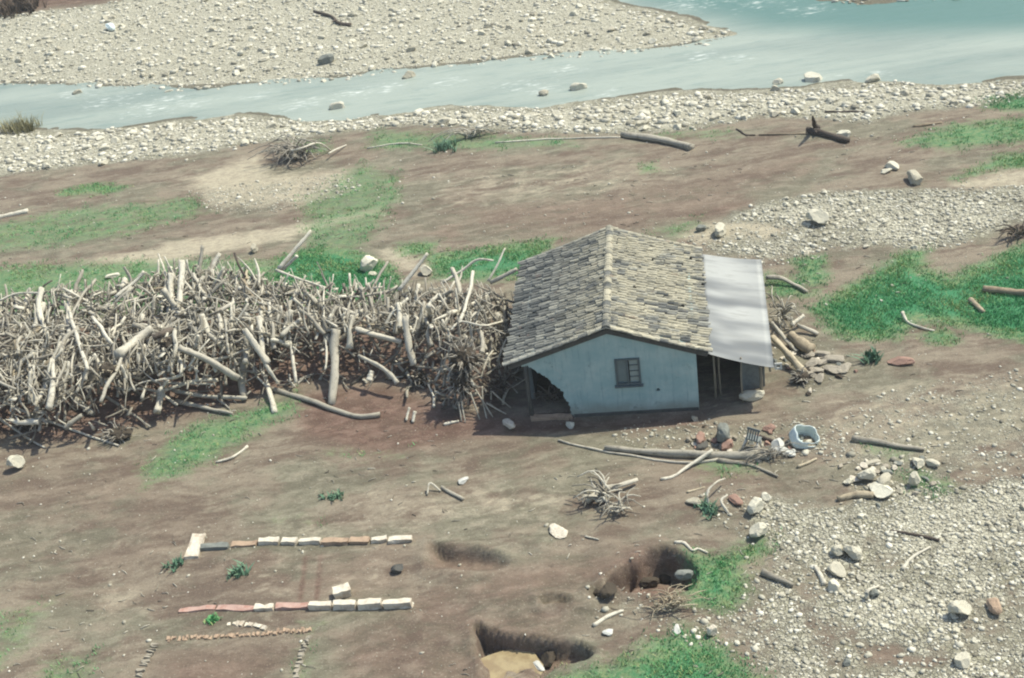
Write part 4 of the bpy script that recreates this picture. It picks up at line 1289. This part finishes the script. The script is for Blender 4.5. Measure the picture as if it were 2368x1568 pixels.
log(B, 'bleached bent stick leaning over the long grey log', G_('c4', .05, (70, 655), (165, 632), (280, 550, .1), (395, 470, .3)), .045, .06, tone=1)
log(B, 'dark twisted branch beneath the end of the long grey log', G_('c4', .05, (430, 540), (600, 560), (720, 600), (810, 645)), .08, .035, tone=.35, forks=2)
brush('dead_brush', 'grey twiggy brush at the right end of the long grey log', on('c4', 770, 530), 26, .8, .022, 'brush', 'brush', (1.2, .6, .4))
log(D, 'slim dark log lying alone on the tan gravelly ground at the right', G_('c4', .1, (1280, 400), (1430, 425), (1740, 470)), .11, .06, tone=.4)
log(B, 'small forked branch right of the white sacks', G_('c4', .04, (935, 582), (1000, 560), (1060, 530)), .05, .03, 'tan', tone=.9, forks=1)
log(D, 'short tan log before the heap of pale rubble', G_('c4', .1, (1190, 782), (1300, 755), (1410, 765)), .08, .11, 'tan', tone=.6)
log(B, 'thin arched branch rising over weeds at the left edge of the gravel', [on('c4', 362, 835), on('c4', 362, 740, .4), on('c4', 415, 680, .5), on('c4', 478, 655, .2)], .04, .025, tone=.9)
log(B, 'second arched root over the weeds by the gravel edge', [on('c4', 490, 875), on('c4', 450, 800, .25), on('c4', 490, 760, .3)], .05, .03, tone=.85)
log(B, 'pinkish stick lying above the weeds at the gravel edge', G_('c4', .03, (230, 740), (345, 705)), .035, .025, 'tan', tone=.9)
brush('dead_brush', 'bleached uprooted bush lying on the mud before the house', on('c5', 600, 190, .1), 28, 1.0, .042, 'wood', 'brush', (1, .85, .3),
      trunk=[on('c5', 470, 200, .12), on('c5', 600, 110, .25), on('c5', 720, 90, .2), on('c5', 870, 38, .15)])
brush('dead_brush', 'fan of bleached bush twigs spreading to the lower right of the uprooted bush', on('c5', 760, 270, .05), 22, .9, .034, 'wood', 'brush', (1.1, .7, .25))
log(B, 'white zigzag branch lying above the brown pit', G_('c5', .04, (1150, 518), (1225, 522), (1290, 582), (1335, 566), (1410, 598)), .045, .03, tone=1, wob=.02)
log(B, 'thin stick below the uprooted bush', G_('c5', .03, (462, 474), (570, 500)), .03, .025, tone=.9)
log(B, 'white stick with a blunt end lying below the brown pit', G_('c5', .05, (520, 1162), (625, 1095), (760, 1042)), .06, .045, tone=1)
brush('dead_brush', 'straw-coloured heap of dry roots on the rim between pit and grass', on('c5', 1120, 1020), 40, .85, .022, 'tan', 'brush', (1.2, .6, .4))
log(B, 'dark straight stick lying on the lower right gravel', G_('b5', .04, (1460, 206), (1640, 238), (1795, 272)), .035, .05, 'darkwood', tone=.2, wob=.02)
log('plank', 'white split plank lying slantwise on the lower right gravel', G_('b5', .05, (948, 448), (985, 510), (1015, 572)), .05, .08, tone=1, cat='plank', wob=.01)
log(D, 'dark log half buried in the lower right gravel', G_('b5', .1, (595, 480), (690, 530), (800, 582)), .1, .06, tone=.3)
log(B, 'white curved branch like a horn on the lower right gravel', G_('b5', .05, (1385, 578), (1315, 620, .2), (1300, 672)), .03, .055, tone=1)
log(B, 'pale forked branch lying on the right gravel below the dark stick', G_('b5', .05, (1545, 468), (1620, 390), (1740, 315)), .06, .03, tone=.9, forks=2)
log(B, 'bleached curved stick lying alone on the mud below the driftwood', G_('f', .05, (500, 1068), (540, 1058), (572, 1030)), .035, .055, tone=1)
log(B, 'short grey log lying on the mud left of the uprooted bush', G_('c6', .07, (2065, 320), (2130, 365), (2205, 402)), .06, .06, tone=.5)
log(B, 'thin forked twig beside the short grey log', G_('c6', .04, (1965, 375), (1985, 300, .2), (2060, 350)), .03, .03, tone=.8, forks=1)
brush('dead_brush', 'grey domed tangle of dead brush on the upper left mud', on('f', 690, 365), 95, 1.6, .045, 'brush', 'brush', (1.25, .8, .5), up=.5)
log(B, 'pale arched branch over the grey domed tangle', [on('f', 655, 350), on('f', 690, 345, 1.), on('f', 735, 330, .8), on('f', 765, 350)], .05, .04, tone=1)
log(B, 'thin pale stick stretching right from the grey domed tangle', G_('f', .04, (760, 355, .3), (800, 335)), .05, .03, tone=.95)
brush('branch_heap', 'heap of pale branches on the upper mud beside the gravel', on('f', 1085, 318), 26, 1.5, .04, 'wood', 'branch heap', (1.3, .5, .35))
brush('dead_brush', 'dark charred-looking brush at the right picture edge above the grass', on('b4', 2330, 230), 24, 1.0, .045, 'darkwood', 'brush', (1, .7, .6))

# ------------------------------------------------------------------ weeds
def weed(name, label, c, x, y, n, h, mat='weed', wid=.03, spread=.16, cat='plant'):
    p = on(c, x, y)
    o = blades(name, np.array([[p[0]+random.gauss(0, spread), p[1]+random.gauss(0, spread)] for _ in range(n)]), h, M[mat], wid, 6, .05, .7)
    me = o.data
    me.transform(Matrix.Translation(-Vector(p)))
    o.location = p
    return tag(o, label, cat)
weed('weed', 'blue-green leafy weed inside the ruined foundation', 'c6', 740, 880, 18, .2)
weed('weed', 'small green weed left of the ruined foundation', 'c6', 310, 840, 10, .18, spread=.12)
weed('weed', 'low dark weed on the mud above the upper block row', 'c6', 1365, 385, 14, .16, spread=.16)
weed('weed', 'dark tufted weed beside the reddish rock', 'b4', 1400, 1010, 18, .36, spread=.14)
weed('weed', 'dark green tuft by the branch heap on the upper mud', 'b2', 820, 1000, 24, .4, spread=.3)
weed('dry_bush', 'dry olive bush standing at the water edge on the left', 'b1', 145, 885, 60, .8, 'drygrass', .02, .5, 'bush')
weed('weed', 'green weeds under the arched branch at the gravel edge', 'c4', 375, 850, 22, .18, spread=.16)
weed('weed', 'pale green weeds between the two lower block rows', 'c6', 570, 1190, 14, .11, 'grass', spread=.07)
weed('dead_bush', 'dark brown dead bush on the bank in the top left corner', 'b1', 60, 20, 200, .7, 'deadleaf', .04, 1.3, 'bush')

# ------------------------------------------------------------------ boulders and rubble
bo = boulder
bo('boulder', 'pale squarish boulder alone on the mud at the left edge', 'f', 42, 1082, (.62, .55), 1.1, sink=.15)
bo('boulder', 'small white boulder on the mud behind the pile', 'f', 590, 582, (.5, .4), 1, sink=.1)
bo('boulder', 'flat grey stone on thin grass behind the left pile', 'f', 262, 640, (.7, .4), .5)
bo('boulder', 'large pale boulder in the bright grass behind the pile', 'f', 852, 620, (1.0, .8), .85, sink=.2)
bo('boulder', 'small flat stone touching the large boulder in the grass', 'f', 862, 634, (.55, .3), .4)
bo('boulder', 'tan boulder behind the pile right of the large boulder', 'f', 986, 632, (.7, .55), .8)
bo('boulder', 'round white boulder on the upper right mud', 'b3', 1672, 1150, (1.05, .7), .75, sink=.2)
bo('boulder', 'pale stone at the end of the broken dark trunk', 'b3', 1225, 868, (.7, .5), .8)
bo('boulder', 'smaller white stone left of the round white boulder', 'b3', 1530, 1065, (.8, .6), .6)
bo('boulder', 'low white stone under the smaller white stone', 'b3', 1495, 1090, (.7, .4), .5)
bo('boulder', 'tan boulder on the gravel patch behind the house', 'b4', 1060, 145, (1.0, .8), .8, sink=.1)
bo('boulder', 'greenish grey boulder on the sand behind the roof', 'b4', 445, 215, (.95, .7), .75)
bo('boulder', 'dark stone on the sand left of the greenish boulder', 'b4', 325, 195, (.5, .4), .8, mat='grey')
bo('boulder', 'pale flat boulder at the foot of the lean-to post', 'c1', 1872, 1262, (.95, .6), .65, sink=.15)
bo('concrete_block', 'broken pale block on the mud before the torn house corner', 'c1', 235, 1448, (.75, .45), .6, 'block', 'block', sink=.1)
bo('boulder', 'rounded pale stone before the torn wall edge', 'c1', 645, 1452, (.42, .32), .8)
bo('boulder', 'white stone at the house front left of the red rubble', 'c4', 283, 290, (.3, .25), .9)
bo('rubble_chunk', 'big grey concrete chunk in the debris before the house', 'c4', 462, 415, (.75, .6), 1.05, 'rubble', 'grey', sink=.05)
bo('rubble_chunk', 'reddish brick chunk left of the big grey chunk', 'c4', 322, 425, (.6, .45), .8, 'rubble', 'red')
bo('rubble_chunk', 'dark flat stone under the reddish chunk', 'c4', 330, 455, (.55, .35), .5, 'rubble', 'plinth')
bo('rubble_chunk', 'orange brick lump below the big grey chunk', 'c4', 490, 462, (.5, .4), .7, 'rubble', 'red')
bo('rubble_chunk', 'red brick lump left of the blue tank', 'c4', 762, 345, (.5, .35), .6, 'rubble', 'red')
bo('plastic_sack', 'white sack slumped left of the blue tank', 'c4', 815, 460, (.6, .45), .8, 'sack', 'white', var=0)
bo('plastic_sack', 'white sack lying flat below the blue tank', 'c4', 850, 492, (.75, .4), .5, 'sack', 'white', var=3)
bo('plastic_sack', 'small white bag beside the flat white sack', 'c4', 905, 495, (.3, .25), .7, 'sack', 'white', var=6)
bo('boulder', 'pale boulder at the left edge of the lower right gravel', 'c4', 668, 865, (.62, .5), .95, sink=.1)
bo('boulder', 'bright squarish boulder by the grass tip at the gravel edge', 'c4', 688, 1020, (.6, .5), .9, sink=.1)
bo('boulder', 'white stone by the weeds at the gravel edge', 'c4', 292, 815, (.6, .35), .6)
bo('boulder', 'pink stone between the arched roots', 'c4', 545, 800, (.6, .4), .5, mat='red')
bo('boulder', 'light round stone above the bright boulder', 'c4', 735, 785, (.35, .3), .8)
bo('boulder', 'round white stone at the left of the pale rubble heap', 'c4', 1370, 665, (.55, .5), .9, sink=.1)
bo('rubble_chunk', 'large cream slab in the middle of the pale rubble heap', 'c4', 1460, 740, (.9, .7), .45, 'rubble')
bo('rubble_chunk', 'cream chunk on top of the pale rubble heap', 'c4', 1480, 690, (.7, .55), .7, 'rubble')
bo('rubble_chunk', 'white upright stone right of the pale rubble heap', 'c4', 1675, 695, (.4, .35), 1.5, 'rubble', 'rock', sink=.1)
bo('rubble_chunk', 'white triangular stone above the upright stone', 'c4', 1695, 570, (.6, .4), .7, 'rubble')
bo('rubble_chunk', 'pale stone right of the white triangular stone', 'c4', 1790, 572, (.5, .35), .6, 'rubble')
bo('rubble_chunk', 'flat white stone at the top left of the pale rubble heap', 'c4', 1410, 560, (.6, .3), .4, 'rubble')
bo('rubble_chunk', 'reddish rock lying right of the dark tufted weed', 'b4', 1590, 1035, (1.0, .5), .5, 'rubble', 'red', rz=-.5)
rub = [(1010, 990), (1090, 985), (1030, 1035), (1100, 1030), (1170, 1020), (1060, 1090), (1150, 1080), (1190, 1085), (1075, 1130), (1235, 1075), (1010, 1110)]
for x_, y_ in rub:
    bo('rubble_slab', 'flat pale slab of the rubble heap right of the lean-to', 'b4', x_, y_, (random.uniform(.45, .8), random.uniform(.3, .5)), .4, 'rubble', 'slabs', 'flat slabs in the rubble heap right of the lean-to', sink=.1)
bo('boulder', 'yellowish boulder on the lower right gravel', 'b5', 1930, 775, (.62, .5), .9, sink=.1)
bo('boulder', 'tan boulder at the right end of the gravel right of the yellowish one', 'b5', 2170, 740, (.6, .45), .7, mat='tanblock')
bo('boulder', 'left of two cream boulders lying together on the gravel', 'b5', 1105, 365, (.5, .4), .9)
bo('boulder', 'right of two cream boulders lying together on the gravel', 'b5', 1205, 380, (.6, .5), .9)
bo('rubble_slab', 'white angular slab below the two cream boulders', 'b5', 1090, 475, (.75, .5), .5, 'rubble', 'rock')
bo('boulder', 'round pale stone below the white split plank', 'b5', 1075, 600, (.42, .38), .8)
bo('boulder', 'pale round boulder near the bottom right corner', 'b5', 1950, 1110, (.55, .42), .8)
bo('boulder', 'dark stone at the bottom of the gravel', 'b5', 1165, 1110, (.25, .22), .8, mat='grey')
bo('boulder', 'grey boulder behind the white horn-like branch', 'b5', 1350, 645, (.35, .3), .8, mat='grey')
for n_, (x_, y_, s_, lb) in enumerate(((945, 176, .9, 'white rock standing in the river left of centre'), (1337, 203, .9, 'dark-sided rock in the river right of centre'), (1257, 217, .6, 'small white rock in the river near the near bank'),
                     (780, 247, .9, 'pale rock in the shallows at the near bank'), (178, 214, .6, 'small dark rock in the river at the left'), (1880, 182, 1.2, 'wide flat rock in the river at the right bank'), (2020, 184, .9, 'pale rock in the shallows of the right bank'), (1800, 190, .6, 'small grey rock in the shallows at the right'))):
    p = at('f', x_, y_, -.3)
    o = bpy.data.objects.new('river_rock', rock_bank[n_ % 8])
    o.location = p
    o.scale = (s_*.55, s_*.4, s_*.38)
    C.objects.link(o)
    tag(o, lb, 'rock')
bo('boulder', 'dark boulder at the waterline of the far gravel bar', 'b1', 2210, 425, (1.1, .8), .8, mat='grey')
bo('boulder', 'bluish boulder on the left of the far gravel bar', 'b1', 755, 205, (1.1, .8), .8, mat='bluep')
bo('boulder', 'dark brown rock inside the ruined foundation', 'c6', 1775, 870, (.42, .36), .8, mat='plinth')
bo('paper_scrap', 'white crumpled scrap on the mud right of the short grey log', 'c6', 2205, 290, (.45, .3), .5, 'scrap', 'white')
bo('rubble_slab', 'flat pale slab on the mud left of the uprooted bush', 'c5', 255, 440, (.75, .5), .3, 'rubble', 'block')
bo('rubble_chunk', 'white scrap in the sandy lower pit', 'c5', 110, 1480, (.5, .25), .5, 'rubble', 'white')
bo('rubble_chunk', 'tan clod in the middle of the lower pit', 'c5', 190, 1440, (.7, .5), .7, 'rubble', 'soil')
bo('rubble_chunk', 'blue-grey stone at the right end of the brown pit', 'c5', 1225, 790, (.55, .4), .8, 'rubble', 'grey')
bo('rubble_chunk', 'white chip left of the lower grass patch', 'c5', 1175, 1195, (.4, .2), .5, 'rubble', 'white')
bo('rubble_chunk', 'white flake below the brown pit', 'c5', 640, 1220, (.35, .25), .5, 'rubble', 'white')
bo('rubble_chunk', 'pale upright stone at the grass edge on the lower right', 'c5', 1445, 1230, (.3, .3), 1.3, 'rubble', 'block')
bo('clod', 'brown earth clod at the left rim of the brown pit', 'c5', 640, 920, (.6, .5), .7, 'clod', 'soil')
bo('clod', 'brown earth clod at the upper left rim of the brown pit', 'c5', 760, 740, (0.5, 0.4), .7, 'clod', 'soil')
bo('clod', 'brown earth clod low on the left rim of the brown pit', 'c5', 560, 930, (0.4, 0.32000000000000006), .7, 'clod', 'soil')
bo('clod', 'wide earth clod at the bottom of the brown pit', 'c5', 960, 850, (0.6, 0.48), .7, 'clod', 'soil')
bo('clod', 'small earth clod under the upper rim of the brown pit', 'c5', 980, 660, (0.4, 0.32000000000000006), .7, 'clod', 'soil')
bo('clod', 'brown earth lump inside the brown pit', 'c5', 1060, 800, (.8, .6), .6, 'clod', 'soil')

for k_ in range(46):
    bo('rubble_chunk', 'small broken chunk strewn in the debris between the long grey log and the house', 'c4', random.uniform(180, 960), random.gauss(430, 45), (random.uniform(.12, .32), random.uniform(.1, .25)), random.uniform(.4, .9), 'rubble', random.choice(('slabs', 'red', 'grey', 'block', 'soil')), 'small debris chunks before the house')
for k_ in range(30):
    bo('rubble_chunk', 'small broken chunk strewn around the rubble heap right of the lean-to', 'b4', random.gauss(1010, 110), random.gauss(1060, 70), (random.uniform(.12, .35), random.uniform(.1, .28)), random.uniform(.4, .8), 'rubble', random.choice(('slabs', 'grey', 'block', 'soil', 'red')), 'small chunks around the heap by the lean-to')
for k_ in range(34):
    bo('rubble_chunk', 'small pale chunk strewn around the cream rubble heap at the gravel edge', 'c4', random.gauss(1500, 170), random.gauss(680, 70), (random.uniform(.12, .4), random.uniform(.1, .3)), random.uniform(.4, .8), 'rubble', random.choice(('slabs', 'block', 'rock', 'grey')), 'small chunks around the cream rubble heap')

# ------------------------------------------------------------------ block rows of the vanished house
def block(label, c, x0, y0, x1, y1, wd, ht, mat, group=None, name='foundation_block', cat='block', rx=0):
    a, b = on(c, x0, y0), on(c, x1, y1)
    d = Vector(b)-Vector(a)
    L = d.length
    me_b = bmesh.new()
    bmesh.ops.create_cube(me_b, size=1)
    bmesh.ops.subdivide_edges(me_b, edges=me_b.edges[:], cuts=3, use_grid_fill=True)
    off = Vector((x0*.1, y0*.1, 0))
    for v in me_b.verts:
        v.co = Vector((v.co.x*L, v.co.y*wd, v.co.z*(ht+.12)))
        v.co += Vector((mnoise.noise(v.co*5+off), mnoise.noise(v.co*5+off*2), mnoise.noise(v.co*5+off*3)))*.045
    me = bpy.data.meshes.new(name)
    me_b.to_mesh(me); me_b.free()
    finish(me, M[mat], None, None, False)
    o = bpy.data.objects.new(name, me)
    m = (Vector(a)+Vector(b))/2
    o.location = (m.x, m.y, m.z+(ht-.12)/2)
    o.rotation_euler = (rx, -math.asin(max(-.3, min(.3, d.z/L))), math.atan2(d.y, d.x))
    C.objects.link(o)
    return tag(o, label, cat, group)
def row(lst, c, wd):
    for x0, x1, ya, yb, ht, mat, lb in lst: block(lb, c, x0+random.uniform(2, 8), ya+random.uniform(-4, 4), x1-random.uniform(3, 10), yb+random.uniform(-4, 4), wd*random.uniform(.85, 1.1), ht*.62, mat)
row([(490, 680, 722, 716, .2, 'grey', 'long grey sill stone next to the fallen slab in the upper row'), (690, 865, 706, 694, .12, 'tanblock', 'low tan strip left of the white blocks in the upper row'),
     (870, 1010, 690, 684, .22, 'block', 'first white block from the left in the upper row'), (1020, 1125, 685, 684, .2, 'block', 'shortest white block of the upper row'),
     (1135, 1280, 684, 684, .22, 'block', 'white block beside the brown blocks in the upper row'), (1282, 1465, 690, 688, .24, 'tanblock', 'longer brown block in the middle of the upper row'),
     (1465, 1600, 685, 682, .22, 'tanblock', 'shorter brown block of the upper row'), (1602, 1715, 678, 674, .2, 'block', 'white block right of the brown blocks in the upper row'),
     (1712, 1880, 676, 672, .24, 'block', 'white block at the right end of the upper row')], 'c6', .2)
row([(350, 600, 1130, 1112, .06, 'pinkblock', 'thin red brick edge at the left end of the lower row'), (600, 850, 1112, 1116, .1, 'pinkblock', 'broken red brick strip in the left half of the lower row'),
     (845, 975, 1116, 1112, .17, 'block', 'small white block between red bricks in the lower row'), (978, 1198, 1108, 1106, .16, 'pinkblock', 'long pink brick strip in the middle of the lower row'),
     (1200, 1355, 1112, 1108, .3, 'block', 'white block right of the pink strip in the lower row'), (1360, 1518, 1112, 1108, .36, 'block', 'cream block under the toppled block in the lower row'),
     (1520, 1680, 1108, 1102, .38, 'block', 'white block second from the right end of the lower row'), (1685, 1880, 1108, 1100, .36, 'block', 'white block at the right end of the lower row')], 'c6', .2)
block('toppled white block lying askew above the lower row', 'c6', 1365, 1040, 1470, 1010, .32, .26, 'block')
block('fallen white slab lying across the left end of the upper row', 'c6', 435, 790, 485, 640, .42, .1, 'block', name='fallen_slab', cat='slab')
block('sawn tan beam lying on rubble at the torn house corner', 'c1', 380, 1395, 640, 1392, .2, .12, 'tanblock', name='timber_beam', cat='beam')

def footing(label, c, pts, mat, n, wd):
    o = empty('brick_footing', tuple(on(c, *pts[0])))
    tag(o, label, 'footing')
    W = [Vector(on(c, *p)) for p in pts]
    P = spline(W, n)
    for i in range(n-1):
        if random.random() < .07: continue
        a, b2 = P[i], P[i+1]
        d = b2-a
        R = Matrix.Rotation(math.atan2(d.y, d.x)+random.gauss(0, .12), 3, 'Z') @ Matrix.Rotation(random.gauss(0, .1), 3, 'X')
        m = (a+b2)/2-Vector(o.location)
        mb = MB()
        mb.box((m.x+random.gauss(0, .02), m.y+random.gauss(0, .03), m.z+.0), (d.length*random.uniform(.75, 1.05), wd*random.uniform(.6, 1.1), random.uniform(.05, .13)), R, jit=.02)
        mb.build('brick', M[mat], o, smooth=False)
footing('broken line of tan bricks bounding the sunken floor at the bottom', 'c6', [(270, 1318), (600, 1300), (900, 1280), (1210, 1255)], 'tanblock', 58, .13)
footing('pale rubble footing running to the bottom edge at the left of the sunken floor', 'c6', [(205, 1345), (150, 1440), (85, 1570)], 'slabs', 26, .24)
footing('white rubble footing running to the bottom edge at the right of the sunken floor', 'c6', [(1205, 1290), (1160, 1390), (1110, 1570)], 'slabs', 24, .16)
footing('short scatter of cream bricks between the lower row and the tan brick line', 'c6', [(670, 1222), (790, 1220), (920, 1245)], 'block', 10, .16)

# ------------------------------------------------------------------ broken tank and chair
tp = on('c4', 955, 425)
tank = empty('water_tank', tuple(tp), .15)
tank.rotation_euler = (.3, .38, .15)
tag(tank, 'pale blue broken plastic tank lying among debris before the house', 'tank')
mb = MB()
nseg, hgt, rad_ = 28, .46, .42
def sq(a):   # rounded square
    ca, sa = math.cos(a), math.sin(a)
    k = (abs(ca)**4+abs(sa)**4)**-.25
    return ca*k, sa*k
vs, fs = [], []
rows_ = 8
for j in range(rows_+1):
    for i in range(nseg):
        a = 2*math.pi*i/nseg
        x, y = sq(a)
        notch = .24*max(0, math.cos((a+1.9)*1.0))**6+.025*math.sin(5*a+1)+.02*math.sin(9*a)
        z = hgt*j/rows_
        z = min(z, hgt-notch) if j == rows_ else z*(1-notch*.3)
        r = rad_*(.92+.08*math.sin(math.pi*j/rows_))
        vs.append((x*r, y*r*.85, z))
for j in range(rows_):
    for i in range(nseg):
        a = 2*math.pi*(i+.5)/nseg
        if j in (4, 5) and -1.55 < math.atan2(math.sin(a), math.cos(a)) < -.75: continue      # torn hole in the side
        i2 = (i+1) % nseg
        fs.append((j*nseg+i, j*nseg+i2, (j+1)*nseg+i2, (j+1)*nseg+i))
fs.append(tuple(range(nseg-1, -1, -1)))
mb.add(vs, fs)
sh = mb.build('shell', M['bluep'], tank)
md = sh.modifiers.new('thickness', 'SOLIDIFY'); md.thickness = .02
mb = MB()
ring = [(sq(2*math.pi*i/24)[0]*rad_*.96, sq(2*math.pi*i/24)[1]*rad_*.82, .12) for i in range(25)]
mb.tube(ring, [.025]*25, 6, rough=0)
mb.build('rib', M['bluep'], tank)

cpnt = on('c4', 640, 470)
ch = empty('plastic_chair', tuple(cpnt), .4)
ch.rotation_euler = (.25, -.15, 2.6)
tag(ch, 'pale plastic chair standing broken among the debris before the house', 'chair')
b = MB(); b.box((0, 0, .4), (.44, .42, .035)); so = b.build('seat', M['greyboard'], ch, smooth=False)
for sx in (-1, 1):
    for sy in (-1, 1):
        b = MB(); b.tube([(sx*.18, sy*.17, .39), (sx*.21, sy*.2, .2), (sx*.25, sy*.24, -.03)], [.035, .03, .022], 6, rough=0); b.build('leg', M['white'], ch)
b = MB()
for k in range(5): b.box((-.16+.08*k, .23+.02, .6), (.045, .03, .36))
b.box((0, .26, .8), (.42, .035, .07))
b.build('backrest', M['greyboard'], ch, smooth=False)
log('plank', 'dark short plank right of the plastic chair', G_('c4', .06, (695, 390), (795, 425)), .06, .06, 'darkwood', tone=.1, cat='plank', wob=.01)

# ------------------------------------------------------------------ haze
hb = MB()
hb.box((0, 500, 12.5), (5600, 5600, 31))  # added volume that veils the whole view to soften contrast
hz = hb.build('fade_haze', bpy.data.materials.new('fade_haze'), smooth=False)
hm = hz.data.materials[0]
hm.use_nodes = True
hm.node_tree.nodes.clear()
out_ = hm.node_tree.nodes.new('ShaderNodeOutputMaterial')
vol = hm.node_tree.nodes.new('ShaderNodeVolumePrincipled')
vol.inputs['Density'].default_value = .00045
vol.inputs['Color'].default_value = (.9, .95, .93, 1)
hm.node_tree.links.new(vol.outputs[0], out_.inputs['Volume'])
tag(hz, kind='stuff')
